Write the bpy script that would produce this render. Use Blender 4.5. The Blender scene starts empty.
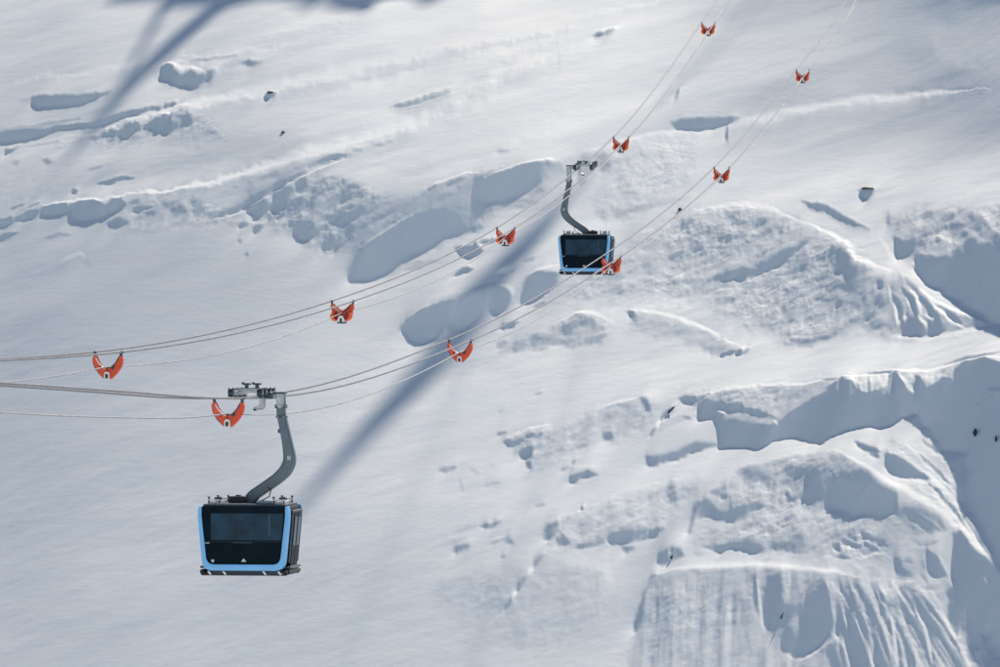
import numpy as np, math
# ---------------------------------------------------------------- relief of the snow slope
# The relief is worked out as a height field on a tilted plane: first a hand-painted map of the light and shade on each
# spot of the slope, then heights whose gradients to the sun give those tones.
FPX = 5556.0; CX = 500.0; CY = 333.5
SLOPE = 0.5; Y0 = 480.0; Z0 = -29.9
SUN_AZ = (0.447, 0.894); SUN_EL = math.atan(0.9)
OX, OY, CW, CH = 200, 150, 1400, 967
rng = np.random.RandomState(7)

def vnoise(x, y, seed=0):
    r = np.random.RandomState(seed); T = r.rand(256, 256).astype(np.float32)*2-1
    xi = np.floor(x).astype(np.int64); yi = np.floor(y).astype(np.int64)
    fx = (x-xi).astype(np.float32); fy = (y-yi).astype(np.float32)
    fx = fx*fx*fx*(fx*(fx*6-15)+10); fy = fy*fy*fy*(fy*(fy*6-15)+10)
    x0 = xi & 255; x1 = (xi+1) & 255; y0 = yi & 255; y1 = (yi+1) & 255
    a = T[y0, x0]; b = T[y0, x1]; c = T[y1, x0]; d = T[y1, x1]
    return (a+(b-a)*fx)*(1-fy)+(c+(d-c)*fx)*fy

def fbm(x, y, seed=0, octs=4, gain=0.5, ang=0.0, sx=1.0, sy=1.0):
    ca, sa = math.cos(ang), math.sin(ang)
    u = (x*ca+y*sa)/sx; v = (-x*sa+y*ca)/sy
    o = 0; amp = 1.0; tot = 0
    for k in range(octs):
        o = o+amp*vnoise(u+17.3*k, v-9.1*k, seed+k*13); tot += amp
        u = u*2.03; v = v*2.03; amp *= gain
    return o/tot

def smooth(t):
    t = np.clip(t, 0, 1); return t*t*(3-2*t)

gx, gy = np.meshgrid(np.arange(CW, dtype=np.float32)-OX, np.arange(CH, dtype=np.float32)-OY)
W1x = 1.7*fbm(gx, gy, 101, 4, 0.72, 0, 15, 12); W1y = 1.7*fbm(gx, gy, 202, 4, 0.72, 0, 15, 12)
ROUGH = np.zeros((CH, CW), np.float32)

def base_tone():
    xs = [-200, 0, 200, 400, 600, 800, 1000, 1200]
    ys = [-150, 0, 100, 200, 300, 400, 500, 600, 820]
    T = np.array([
     [202, 202, 210, 230, 224, 192, 146, 140],
     [200, 200, 211, 232, 226, 190, 147, 142],
     [194, 195, 206, 220, 214, 184, 164, 160],
     [188, 190, 200, 207, 211, 209, 207, 204],
     [171, 172, 176, 202, 210, 205, 208, 206],
     [176, 179, 188, 206, 212, 215, 214, 210],
     [177, 181, 190, 205, 210, 208, 206, 206],
     [181, 185, 193, 194, 198, 193, 194, 194],
     [190, 192, 196, 196, 195, 188, 188, 188]], dtype=np.float32)
    ix = np.interp(gx[0], xs, np.arange(len(xs))); iy = np.interp(gy[:, 0], ys, np.arange(len(ys)))
    def sm(i, n):
        k = np.clip(np.floor(i).astype(int), 0, n-2); f = i-k; return k, f*f*(3-2*f)
    kx, fx = sm(ix, len(xs)); ky, fy = sm(iy, len(ys))
    A = T[ky][:, kx]; B = T[ky][:, kx+1]; C = T[ky+1][:, kx]; D = T[ky+1][:, kx+1]
    return (A+(B-A)*fx)*(1-fy[:, None])+(C+(D-C)*fx)*fy[:, None]

V = base_tone().astype(np.float32)

def box(pts, m):
    p = np.array(pts, dtype=np.float32)
    x0 = max(int(p[:, 0].min()-m)+OX, 0); x1 = min(int(p[:, 0].max()+m)+OX+1, CW)
    y0 = max(int(p[:, 1].min()-m)+OY, 0); y1 = min(int(p[:, 1].max()+m)+OY+1, CH)
    return p, slice(y0, y1), slice(x0, x1)

def poly_sd(p, X, Y):
    d = np.full(X.shape, 1e9, np.float32); ins = np.zeros(X.shape, bool); n = len(p)
    for i in range(n):
        ax, ay = p[i]; bx, by = p[(i+1) % n]
        ex, ey = bx-ax, by-ay; L = ex*ex+ey*ey+1e-9
        t = np.clip(((X-ax)*ex+(Y-ay)*ey)/L, 0, 1)
        d = np.minimum(d, (X-ax-t*ex)**2+(Y-ay-t*ey)**2)
        if ay != by:
            c = ((ay > Y) != (by > Y)) & (X < (bx-ax)*(Y-ay)/(by-ay)+ax); ins ^= c
    return np.where(ins, -np.sqrt(d), np.sqrt(d))

def patch(pts, v, f=2.0, w=2.0, a=1.0, tex=0.0):
    """area of tone v: edge softness f, edge wander w (both in tone map pixels)"""
    f = f*1.6; w = w*1.25
    p, sy, sx = box(pts, f*2+w*2+3)
    X = gx[sy, sx]+W1x[sy, sx]*w; Y = gy[sy, sx]+W1y[sy, sx]*w
    k = smooth(0.5-poly_sd(p, X, Y)/(2*f))*a
    tv = v
    if tex: tv = v+tex*TEX[sy, sx]
    V[sy, sx] = V[sy, sx]*(1-k)+tv*k
    rg = min(1.0, (tex/24.0)**1.6) if v > 150 else 0.02*tex
    ROUGH[sy, sx] = ROUGH[sy, sx]*(1-k)+rg*k

def stroke(pts, wd, v, a=1.0, w=1.5, f=0.5, taper=(1, 1), nz=0.0):
    """line of width wd"""
    p, sy, sx = box(pts, wd+w*2+3)
    X = gx[sy, sx]+W1x[sy, sx]*w; Y = gy[sy, sx]+W1y[sy, sx]*w
    best = np.full(X.shape, 1e9, np.float32); tt = np.zeros(X.shape, np.float32)
    seg = np.hypot(np.diff(p[:, 0]), np.diff(p[:, 1])); cum = np.concatenate([[0], np.cumsum(seg)]); tot = cum[-1]
    for i in range(len(p)-1):
        ax, ay = p[i]; bx, by = p[i+1]; ex, ey = bx-ax, by-ay; L = ex*ex+ey*ey+1e-9
        t = np.clip(((X-ax)*ex+(Y-ay)*ey)/L, 0, 1); d = np.hypot(X-ax-t*ex, Y-ay-t*ey)
        m = d < best; best = np.where(m, d, best); tt = np.where(m, (cum[i]+t*seg[i])/tot, tt)
    hw = wd/2*np.minimum(1, np.minimum(tt/0.25+1-taper[0], (1-tt)/0.25+1-taper[1]).clip(0.15, 1))
    k = smooth(1-(best-hw*(1-f))/(2*f*hw+0.6))
    if nz: k = k*np.clip(0.6+nz*TEX[sy, sx], 0, 1)
    k = k*a
    V[sy, sx] = V[sy, sx]*(1-k)+v*k

def addtex(pts, arr, amp, f=12.0, w=5.0):
    p, sy, sx = box(pts, f*2+w*2)
    X = gx[sy, sx]+W1x[sy, sx]*w; Y = gy[sy, sx]+W1y[sy, sx]*w
    k = smooth(0.5-poly_sd(p, X, Y)/(2*f))
    V[sy, sx] += amp*k*arr[sy, sx]
    ROUGH[sy, sx] = np.maximum(ROUGH[sy, sx], k*min(0.45, (amp/34.0)**1.5))

# textures, all about -1..1
R1 = 1-2*np.abs(fbm(gx, gy, 11, 4, 0.55, -0.5, 17, 9))*1.6
R2 = fbm(gx, gy, 31, 4, 0.6, -0.45, 12, 6)*1.8
TEX = 1.35*(0.5*R2+0.5*(R1-0.35)).astype(np.float32)
STR = fbm(gx, gy, 51, 4, 0.55, -0.30, 70, 9)*1.6                 # wind streaks rising to the right
STR2 = fbm(gx, gy, 71, 3, 0.6, -0.12, 40, 3.0)*1.5
BIG = fbm(gx, gy, 91, 3, 0.5, -0.35, 190, 70)*1.5
FL = fbm(gx+0.03*gy, gy, 121, 4, 0.6, 0.0, 9, 90)*1.8             # vertical flutes
u_ = np.arctan2(gx-800, gy-430)                                   # flutes fanning out
FAN = fbm(u_*95, np.hypot(gx-800, gy-430)/120, 141, 4, 0.62, 0, 1.6, 1)*1.9
DIA = fbm(gx, gy, 161, 4, 0.6, 0.72, 34, 6)*1.8                   # streaks falling to the right
DIU = fbm(gx, gy, 181, 4, 0.6, -0.55, 30, 5)*1.8                  # streaks rising to the right

STL = fbm(gx, gy, 97, 4, 0.55, -0.33, 150, 15)*1.6
V += 4.0*STR+2.6*STR2+3.5*BIG+6.5*STL*smooth((420-gy)/250)+3*STL
# ---- wind-packed smooth bands
stroke([(60,138),(95,131),(130,119),(175,107),(250,92),(334,71),(400,57),(466,37),(566,18),(680,-6)], 12, 224, 0.75, 3, 0.9)
stroke([(-20,150),(40,143),(100,134)], 8, 212, 0.6, 3, 0.9)
stroke([(20,206),(80,199),(120,192),(170,181),(240,163),(255,171)], 16, 221, 0.5, 3, 0.9)
stroke([(150,193),(200,187),(252,170),(288,157),(324,147),(360,138),(416,121),(450,100),(493,73),(550,50),(600,31)], 13, 226, 0.9, 3, 0.85, (1,1))
stroke([(420,128),(460,104),(500,80),(560,54)], 10, 200, 0.5, 3, 0.9)
stroke([(230,96),(290,80),(350,68)], 8, 203, 0.4, 3, 0.9)
stroke([(350,140),(300,148),(230,170),(190,176)], 10, 203, 0.3, 3, 0.9)
stroke([(560,112),(480,140),(420,170),(360,190)], 26, 204, 0.4, 6, 0.9)
for o_, v_, a_ in ((11, 192, 0.6), (-12, 200, 0.4)):
    stroke([(190,193+o_),(252,172+o_),(288,159+o_),(324,149+o_),(360,140+o_),(416,123+o_),(450,102+o_),(493,75+o_),(560,48+o_)], 11, v_, a_, 4, 0.9)
stroke([(120,197),(200,186),(252,170),(288,157),(324,147),(360,138),(416,121),(450,100),(493,73),(550,50),(620,26)], 9, 236, 0.65, 4, 0.95, (1,1))
stroke([(95,141),(130,129),(175,117),(250,103),(334,82),(400,68),(466,49),(566,30)], 9, 196, 0.55, 4, 0.9)
stroke([(95,131),(130,119),(175,107),(250,92),(334,71),(400,57),(466,37),(566,18),(680,-6)], 8, 232, 0.65, 4, 0.95)
stroke([(60,60),(150,48),(260,40),(360,20)], 9, 198, 0.4, 5, 0.9)
stroke([(20,80),(120,66),(240,52),(330,34)], 6, 226, 0.4, 5, 0.9)
stroke([(240,212),(330,190),(420,168),(500,146),(570,130)], 8, 198, 0.4, 5, 0.9)
stroke([(420,300),(330,330),(200,352)], 10, 200, 0.35, 6, 0.9); stroke([(560,360),(430,400),(300,425)], 10, 216, 0.4, 6, 0.9)
# ---- upper left hollows
patch([(31,95),(59,93),(90,91.5),(112,89.5),(101,93),(85,99),(59,103),(39,105.5),(31.5,102)], 128, 1.2, 1.2)
stroke([(18,98),(33,98)], 3, 178, 0.8)
patch([(-120,128),(0,130),(30,128),(50,126),(90,122),(105,116),(115,113),(130,109),(163,105),(158,108),(135,112),(115,118),(95,124),(70,127),(50,130),(35,136),(20,139),(0,139),(-120,140)], 130, 1.3, 1.5)
stroke([(0,128),(35,125),(62,121),(80,117)], 2.4, 160, 0.8)
stroke([(85,113),(105,108),(125,102)], 1.6, 180, 0.7)
stroke([(163,105),(176,102)], 3, 150)
patch([(60,142),(100,133),(118,128),(127,123),(138,124),(172,113),(200,118),(228,136),(200,146),(150,142),(100,146)], 186, 5, 4, 0.8, 22)
patch([(88,138),(103,132),(104,136),(92,141)], 160, 2, 2)
patch([(103,133),(118,128),(127,123),(138,124),(141,132),(125,136),(105,135)], 136, 1.6, 2.5, 1, 14)
patch([(142,126),(160,116),(171,111),(173,120),(179,128),(165,135),(150,131)], 134, 1.6, 3, 1, 16)
patch([(175,115),(190,113),(192,124),(182,128)], 152, 2, 3, 1, 14)
patch([(140,130),(230,125),(300,140),(290,155),(200,158),(140,150)], 188, 12, 6, 0.5)
patch([(150,50),(235,46),(265,58),(250,70),(215,84),(160,84)], 198, 5, 4, 0.5, 14)
patch([(160,67),(165,64),(172,66),(180,70),(190,68),(200,72),(216,69),(213,76),(195,82),(180,82),(162,78)], 134, 1.3, 3, 1, 16)
stroke([(160,66),(166,62),(174,63),(182,67),(190,65),(202,69)], 2.6, 228, 0.9)
stroke([(190,60),(212,57),(237,54)], 1.8, 172, 0.8)
patch([(240,62),(250,59),(262,60),(250,64)], 146, 1, 1)
patch([(265,94),(276,91),(273,95),(267,96)], 120, 0.8, 0.5)
patch([(5,150),(20,146),(13,151),(5,155)], 140, 1, 1)
stroke([(22,147),(60,141)], 2, 184, 0.7)
stroke([(98,183),(115,183)], 3, 150); stroke([(107,181),(122,178),(134,178)], 2.6, 150)
stroke([(88,170),(102,167)], 2.2, 168); stroke([(12,165),(20,162)], 2.2, 172)
patch([(42,160),(48,158),(54,163),(46,165)], 162, 1.5, 1.5)
patch([(40,200),(56,190),(66,186),(72,194),(60,200)], 178, 4, 2, 0.8)
patch([(72,193),(74,189),(79,191),(77,195)], 140, 1, 1)
patch([(-60,170),(40,168),(60,195),(20,212),(-60,225)], 188, 9, 4, 0.5, 10)
stroke([(11,209),(24,204)], 2.4, 160); stroke([(28,207),(40,203)], 2.4, 162)
patch([(-60,222),(0,219),(12,217),(14,223),(5,226),(-60,232)], 124, 1.2, 1.5)
patch([(14,220),(20,215),(30,210),(41,211),(36,218),(25,219)], 136, 1.4, 1.5, 1, 8)
patch([(42,210),(50,206),(66,205),(70,212),(60,216),(43,217)], 128, 1.1, 1.2)
patch([(70,206),(80,202),(100,203),(106,207),(112,200),(122,199),(127,205),(118,213),(104,219),(90,222),(72,220)], 126, 1.1, 1.5)
stroke([(44,207),(62,203),(80,200),(102,201),(112,197),(124,197)], 2.2, 226, 0.8)
patch([(128,206),(170,198),(240,208),(250,222),(190,224),(125,234)], 190, 4, 4, 0.8, 24)
patch([(132,212),(137,207),(152,208),(146,211),(137,213)], 146, 1, 1.2)
patch([(107,224),(118,219),(128,224),(115,231)], 138, 1.2, 1.2)
patch([(144,215),(152,212),(155,218),(146,220)], 156, 1.6, 1.6)
patch([(128,203),(138,200),(140,205),(130,206)], 158, 1.4, 1.4)
patch([(165,206),(178,204),(188,212),(176,216),(166,213)], 160, 2.5, 2.5, 1, 12)
patch([(192,200),(206,206),(208,214),(196,214)], 165, 2.5, 2.5, 1, 12)
stroke([(-30,240),(0,238),(18,233)], 4.5, 150); stroke([(0,243),(12,239)], 2.5, 165)
stroke([(45,239),(58,237),(71,237)], 3.4, 158); stroke([(66,248),(86,245)], 4, 182, 0.8)
stroke([(60,262),(80,254),(88,262)], 3, 220, 0.7)
patch([(82,265),(86,259),(92,263),(90,268)], 152, 1.6, 1.2)
patch([(-40,262),(30,260),(90,268),(130,300),(60,330),(-40,330)], 193, 20, 8, 0.4)
# ---- ridge at left centre
stroke([(233,188),(252,184),(266,178),(290,171),(308,167),(326,160),(346,153),(372,146),(392,139)], 5, 166, 0.9, 2, 0.7, (1,1), 0.9)
stroke([(308,168),(318,163),(330,158),(346,152)], 3, 142, 0.9, 1.5)
patch([(250,190),(290,174),(318,171),(290,182),(262,201),(240,214),(214,222),(235,205)], 166, 4, 2.5, 0.9, 12)
stroke([(212,221),(243,208),(268,193),(288,182),(306,173)], 4, 142, 0.9, 1.5)
stroke([(205,223),(240,214),(262,201),(290,185),(318,169),(345,158)], 2.0, 234, 0.95, 0.8)
patch([(248,208),(290,186),(320,176),(352,180),(392,200),(404,214),(360,250),(318,252),(290,236),(262,222)], 176, 4, 5, 0.9, 24)
patch([(245,211),(262,201),(270,207),(268,214),(258,221),(254,217)], 130, 1.3, 2)
patch([(270,202),(282,190),(291,193),(288,205),(280,215),(272,216)], 132, 1.4, 2.5, 1, 8)
patch([(294,186),(306,180),(310,188),(300,194)], 146, 2, 3, 1, 12)
patch([(292,232),(300,225),(312,224),(317,235),(307,242),(297,240)], 128, 1.3, 2)
patch([(320,247),(330,240),(345,232),(362,221),(366,227),(350,240),(338,251),(322,252)], 130, 1.6, 2)
patch([(325,222),(345,212),(352,218),(338,228)], 150, 2, 3, 1, 16)
patch([(239,226),(246,223),(248,227),(241,229)], 140, 1, 1); patch([(253,231),(258,227),(265,226),(260,233),(255,235)], 138, 1, 1)
stroke([(246,223),(262,225),(268,222)], 2, 224, 0.9)
patch([(60,230),(230,232),(330,262),(330,330),(200,360),(60,330)], 192, 30, 8, 0.55)
stroke([(120,256),(150,262),(180,274)], 2, 184, 0.5)
stroke([(190,232),(196,262),(215,280)], 2, 186, 0.4)
for q in [(238,244),(246,256)]: stroke([q,(q[0]+4,q[1]-1)], 2.2, 160)
# ---- middle: streaks and scarp left of the far cabin
stroke([(389,106),(412,100),(430,95),(451,89)], 2.6, 158, 0.9); stroke([(418,99),(434,92),(452,87)], 2, 166, 0.9)
stroke([(389,110),(420,108),(445,96)], 7, 199, 0.5)
stroke([(592,35),(603,32),(613,28)], 2.4, 146)
stroke([(496,150),(510,147)], 2.4, 184)
patch([(392,208),(428,190),(470,176),(520,163),(562,158),(566,168),(540,196),(500,212),(470,232),(420,256),(372,282),(350,282),(352,262)], 166, 3, 3, 0.95, 10)
addtex([(400,200),(470,178),(540,190),(500,215),(440,235),(390,250)], DIU, 16, 6)
patch([(476,180),(490,174),(520,163),(546,158),(562,162),(564,168),(545,178),(530,188),(510,196),(486,204),(472,201)], 132, 1.5, 2)
patch([(351,276),(354,262),(375,247),(387,237),(402,222),(420,212),(440,209),(458,216),(472,226),(447,238),(420,250),(400,262),(385,272),(370,281),(352,282)], 134, 1.8, 3)
patch([(440,208),(466,198),(480,204),(490,214),(472,226)], 158, 4, 4, 0.9, 12)
patch([(333,222),(352,212),(372,204),(384,202),(372,216),(356,232),(336,247)], 150, 3, 4, 0.8, 20)
patch([(372,206),(398,200),(388,222),(362,245),(340,255),(350,240)], 176, 4, 2, 0.8)
stroke([(361,249),(385,232),(400,222),(420,211)], 2.0, 236, 0.9, 0.8)
stroke([(424,190),(436,184),(452,177),(466,172),(480,172)], 2.6, 230, 0.9, 1)
stroke([(484,178),(502,169),(520,162),(546,156),(562,158)], 2.6, 232, 0.9, 1)
stroke([(446,186),(456,182),(464,178)], 3, 134, 0.95, 1); stroke([(426,191),(436,187)], 3, 150, 0.9, 1)
stroke([(470,240),(510,232),(556,206),(580,196)], 12, 208, 0.8, 4)
patch([(545,165),(580,152),(590,150),(586,166),(560,205),(545,196)], 206, 5, 3, 0.7)
patch([(578,168),(584,152),(594,149),(592,160),(586,172),(578,180)], 158, 2.5, 1.5, 0.8)  # dark start of the long cast shadow, painted into the tone map
stroke([(586,148),(602,145),(622,139),(650,132),(690,128)], 3.4, 228, 0.9, 1.5)
patch([(597,152),(625,144),(660,136),(690,134),(690,170),(660,200),(625,205),(600,200)], 196, 8, 5, 0.8, 16)
patch([(600,160),(606,156),(613,160),(610,167),(601,167)], 160, 2, 2); patch([(596,154),(606,150),(610,153),(600,157)], 165, 2, 2)
stroke([(620,210),(650,203),(640,212)], 3, 170, 0.8); stroke([(690,196),(640,206),(600,214)], 5, 186, 0.6)
patch([(598,208),(612,200),(640,206),(620,216),(600,216)], 178, 3, 4, 0.8, 16)
# mounds between the ropes
patch([(457,248),(475,243),(484,249),(470,257),(462,255)], 140, 1.3, 1.8)
stroke([(478,242),(497,238)], 4, 160); stroke([(452,275),(463,270),(473,268)], 5, 152)
stroke([(405,270),(425,264)], 3.5, 176); stroke([(410,264),(440,262)], 3, 182)
stroke([(497,271),(506,269),(518,265)], 5, 154, 1, 1.5); stroke([(523,262),(534,256)], 4, 178)
stroke([(452,300),(464,291),(480,287),(500,283),(511,288),(513,302)], 5, 226, 0.9, 1.5)
stroke([(404,324),(420,310),(440,303)], 3.5, 226, 0.9)
patch([(401,332),(410,322),(421,312),(439,305),(455,302),(455,319),(446,327),(440,340),(418,345),(406,336)], 132, 1.4, 1.8)
patch([(456,306),(468,297),(481,296),(487,303),(483,315),(475,323),(460,331),(453,326)], 132, 1.3, 1.8)
patch([(488,311),(490,297),(500,288),(509,290),(511,300),(508,310),(495,316)], 146, 1.6, 2.4, 1, 10)
stroke([(487,296),(487,314)], 2, 200, 0.7)
patch([(519,304),(528,280),(537,272),(560,272),(556,285),(542,297),(530,303)], 137, 1.6, 1.6)
stroke([(528,274),(540,267),(560,264)], 3.5, 226, 0.9)
stroke([(499,329),(508,327),(518,323)], 5, 148); stroke([(534,307),(546,302)], 4, 170)
patch([(545,332),(560,321),(580,313),(592,313),(603,320),(612,332),(600,342),(560,346),(500,350),(520,338)], 183, 3, 4, 0.9, 22)
stroke([(558,322),(578,311),(592,310),(604,317),(614,321)], 3.4, 226, 0.9)
patch([(560,328),(572,317),(590,316),(596,321),(580,325),(566,333)], 158, 2, 3, 1, 14)
for q in [(495,347,508,341),(513,351,526,344),(528,340,542,333),(550,346,575,338),(590,342,606,335)]:
    stroke([(q[0],q[1]),(q[2],q[3])], 4.5, 166, 0.8)
stroke([(617,293),(624,289)], 2, 110, 1, 0.3)
stroke([(622,289),(645,286),(680,280)], 4, 184, 0.8)
patch([(626,310),(634,310),(639,318),(637,326),(633,320)], 142, 1.1, 1)
stroke([(631,308),(650,310),(670,315),(700,325),(725,338),(743,345)], 4.5, 230, 0.95, 1.2)
patch([(634,312),(668,318),(700,329),(738,346),(715,354),(680,338),(645,332),(628,330)], 188, 4, 3, 0.9, 12)
patch([(700,344),(735,346),(722,353),(704,351)], 170, 2, 2, 0.8)
stroke([(720,355),(735,348)], 2.4, 136); stroke([(735,353),(741,347)], 2.6, 128); stroke([(738,353),(748,348)], 2, 150)
stroke([(740,346),(748,346)], 3, 228)
# ---- long dark face right of the far cabin
stroke([(650,134),(666,130),(700,131),(720,124),(760,116),(800,107),(860,97),(930,92),(990,85)], 7, 224, 0.8, 2.5, 0.9)
patch([(671,121),(680,117),(700,115),(732,114),(739,116),(725,121),(700,127),(678,126)], 130, 1.4, 1.2)
stroke([(674,97),(676,92),(679,87)], 2, 160, 0.8); stroke([(728,124),(726,130),(727,138)], 2.6, 158, 0.9)
patch([(925,22),(1000,5),(1060,20),(1060,90),(985,75),(940,55)], 186, 16, 6, 0.6)
stroke([(952,14),(962,10),(974,11)], 4, 168); stroke([(985,8),(1000,5)], 4, 172)
stroke([(930,28),(945,50),(985,70)], 9, 190, 0.3, 3, 0.9)
stroke([(801,199),(815,203),(830,209),(845,217),(868,228)], 4.6, 138, 1, 1.8)
patch([(873,187),(895,185),(880,190)], 180, 1.5, 0.5, 0.7)
patch([(859,188.5),(874,188),(868,196),(864,194)], 118, 0.9, 0.3)  # triangular cast shadow of the flat rock, painted as dark tone
patch([(560,300),(600,262),(660,226),(690,209),(720,206),(745,205),(772,210),(788,219),(806,226),(830,236),(848,246),(866,262),(890,276),(925,300),(965,318),(985,326),(910,336),(850,330),(790,342),(745,322),(700,300),(640,290),(600,300)], 188, 7, 4, 0.95, 20)
patch([(700,213),(765,212),(800,228),(790,245),(750,262),(690,268),(670,240)], 179, 8, 5, 0.7, 20)
patch([(800,240),(850,250),(900,290),(910,330),(850,322),(800,300),(790,265)], 171, 8, 5, 0.75, 22)
patch([(678,222),(690,216),(694,220),(686,226),(680,228)], 142, 2, 2)
patch([(725,211),(740,209),(738,213),(727,214)], 148, 1.4, 1.4)
for q in [(747,220),(765,215),(714,230),(729,238),(780,226),(700,245)]:
    patch([(q[0]-5,q[1]+2),(q[0],q[1]-3),(q[0]+5,q[1]-1),(q[0]+2,q[1]+4)], 158, 3, 5, 0.7, 24)
patch([(708,278),(725,271),(755,262),(778,249),(805,236),(807,239),(792,251),(775,265),(760,272),(740,278),(722,280)], 138, 1.8, 2.2)
stroke([(640,284),(680,280),(712,277)], 3.5, 176, 0.8)
patch([(790,262),(806,256),(800,272),(780,274)], 152, 4, 3, 0.9, 12)
patch([(824,246),(840,246),(850,256),(848,270),(838,268),(830,258)], 142, 3, 4, 0.9, 16)
patch([(848,262),(860,262),(858,280),(844,285)], 150, 3, 3, 0.8, 14)
stroke([(786,341),(808,340),(826,333),(850,323),(872,308)], 7, 166, 0.85, 3, 0.8)
stroke([(790,338),(815,337),(830,332)], 3.5, 148, 0.8, 2)
patch([(878,278),(884,278),(884,287),(877,285)], 140, 1.4, 1)
stroke([(690,209),(720,204),(745,202),(772,207),(788,216),(806,222)], 4.5, 225, 0.85, 1.5)
stroke([(806,222),(830,232),(848,243),(856,256),(872,262),(890,270)], 5, 232, 0.9, 1.5)
# fluted nose
patch([(886,280),(900,272),(930,292),(960,308),(992,321),(960,330),(925,334),(900,333),(885,315)], 172, 2.5, 2, 0.9, 8)
for a in [((888,282),(896,300),(898,322)),((902,273),(915,292),(922,312)),((905,295),(920,318),(938,333)),((898,300),(906,318),(914,330)),((925,312),(945,330)),((930,300),(950,318),(966,327)),((912,280),(935,300),(990,322))]:
    stroke(a, 3.2, 232, 0.95, 1.2)
for a in [((892,290),(901,306),(902,318)),((902,284),(912,300),(918,318)),((917,292),(930,306),(942,322)),((945,308),(962,322)),((908,312),(916,330))]:
    stroke(a, 4.6, 138, 0.95, 1.2)
patch([(901,333),(903,320),(912,312),(921,320),(927,330),(918,334)], 134, 1.2, 1)
patch([(926,331),(928,319),(938,317),(946,328),(938,332)], 138, 1.2, 1)
patch([(903,275),(910,272),(922,282),(918,290),(908,284)], 150, 1.5, 1)
stroke([(890,334),(930,336),(1000,324)], 5, 224, 0.8)
# strip in front of the right shadow
stroke([(880,236),(905,268),(940,296),(970,312),(992,321)], 10, 222, 0.8, 1.5)
patch([(888,215),(920,208),(960,203),(1010,212),(1060,220),(1060,262),(985,262),(930,256),(896,238)], 178, 6, 4, 0.95, 26)
patch([(893,235),(903,238),(916,235),(912,249),(898,256.5)], 132, 1.1, 1)
patch([(914,250),(930,253),(940,256),(952,252),(962,240),(975,238),(984,246),(996,240),(1010,232),(1250,235),(1250,330),(1010,330),(983,313),(963,299),(947,294),(946,288),(925,278),(914,264)], 137, 1.6, 3, 1, 5)
patch([(888,213),(890,222),(886,222)], 150, 1.5, 1)
stroke([(925,232),(940,225),(958,222),(975,226)], 3.5, 152, 0.9, 3); stroke([(935,240),(950,236)], 3, 150, 0.9, 2)
stroke([(920,240),(935,234),(950,238),(955,246)], 3, 214, 0.8, 2)
stroke([(968,214),(980,218),(990,226)], 3, 150, 0.9, 2)
for q in [(978,282),(984,286),(990,268),(948,262)]: stroke([q,(q[0]+5,q[1]+2)], 3, 160, 0.8)
# ---- the great wall
addtex([(640,340),(1000,330),(1000,360),(840,372),(690,392),(640,400)], STR, 3)
stroke([(640,404),(680,392),(720,386),(760,380),(820,376)], 8, 222, 0.5, 3, 0.9)
patch([(677,398),(700,396),(722,390),(760,386),(790,385),(832,380),(832,392),(810,402),(790,412),(770,420),(740,414),(700,406)], 184, 3, 3, 0.95, 18)
patch([(678,398),(693,397),(697,402),(688,405),(680,402)], 140, 1.2, 1)
WALL = [(698,405),(708,401),(716,404),(722,402),(733,406),(741,404),(746,410),(757,410),(770,414),(779,421),(790,413),(802,405),(812,398),(824,392),(834,382),(842,377),(852,380),(858,391),(866,394),(878,392),(886,386),(889,373),(896,372),(903,380),(908,392),(914,392),(915,375),(921,376),(926,391),(933,386),(941,380),(953,381),(955,370),(966,362),(985,358),(996,362),(1010,366),(1250,366),(1250,640),(1040,612),(1000,566),(987,551),(982,533),(971,515),(959,497),(957,470),(964,470),(966,454),(955,453),(939,451),(938,442),(928,428),(921,426),(918,414),(901,417),(892,426),(883,428),(860,425),(838,433),(820,443),(813,442),(793,436),(773,440),(759,449),(728,446),(718,448),(717,436),(713,419),(699,419)]
patch(WALL, 140, 1.0, 1.4, 1, 3)
patch([(716,408),(726,412),(745,413),(775,418),(778,424),(768,427),(745,424),(724,422)], 188, 2.2, 2, 0.9, 12)
stroke([(774,420),(778,424)], 2.4, 236, 1, 0.5); stroke([(718,411),(726,414)], 3, 212)
addtex([(830,375),(955,368),(950,392),(910,400),(840,398)], FL, 26, 4)
for a in [((853,378),(862,392)),((866,377),(872,393)),((878,374),(884,388)),((900,374),(912,390)),((925,374),(932,386)),((935,373),(950,379))]:
    stroke(a, 4, 228, 0.7, 1)
for a in [((868,378),(870,395)),((856,382),(860,394)),((918,375),(918,392))]:
    stroke(a, 3, 150, 0.7, 1)
stroke([(696,397),(722,388),(760,384),(800,383),(826,379)], 3.5, 226, 0.85, 1.5)
stroke([(840,375),(870,374),(895,370),(925,370),(946,366),(962,360),(985,355),(1010,358)], 3.2, 234, 0.9, 1)
stroke([(822,379),(838,378)], 1.8, 160, 0.9, 0.5); stroke([(868,372.5),(900,370.5)], 1.8, 150, 0.9, 0.5); stroke([(945,364),(965,356),(1000,351)], 1.8, 165, 0.9, 0.5)
patch([(645,414),(678,400),(697,406),(699,419),(713,420),(716,440),(700,445),(680,450),(650,458)], 212, 2, 1, 0.6)
stroke([(656,436),(662,428),(675,420),(690,418)], 6, 182, 0.6)
patch([(645,458),(663,458),(685,449),(699,442),(717,444),(702,452),(676,460),(651,467),(647,464)], 136, 1.8, 1.5)
patch([(645,440),(680,428),(712,424),(716,440),(685,446),(650,456)], 192, 5, 3, 0.5)
stroke([(661,421),(668,412),(675,405)], 2.8, 96, 1, 0.6); stroke([(654,434),(660,421)], 3.4, 232, 0.9, 0.6); stroke([(650,437),(657,428)], 1.6, 130, 0.8, 0.5)
stroke([(682,417),(690,419)], 3, 165, 0.8)
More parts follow.
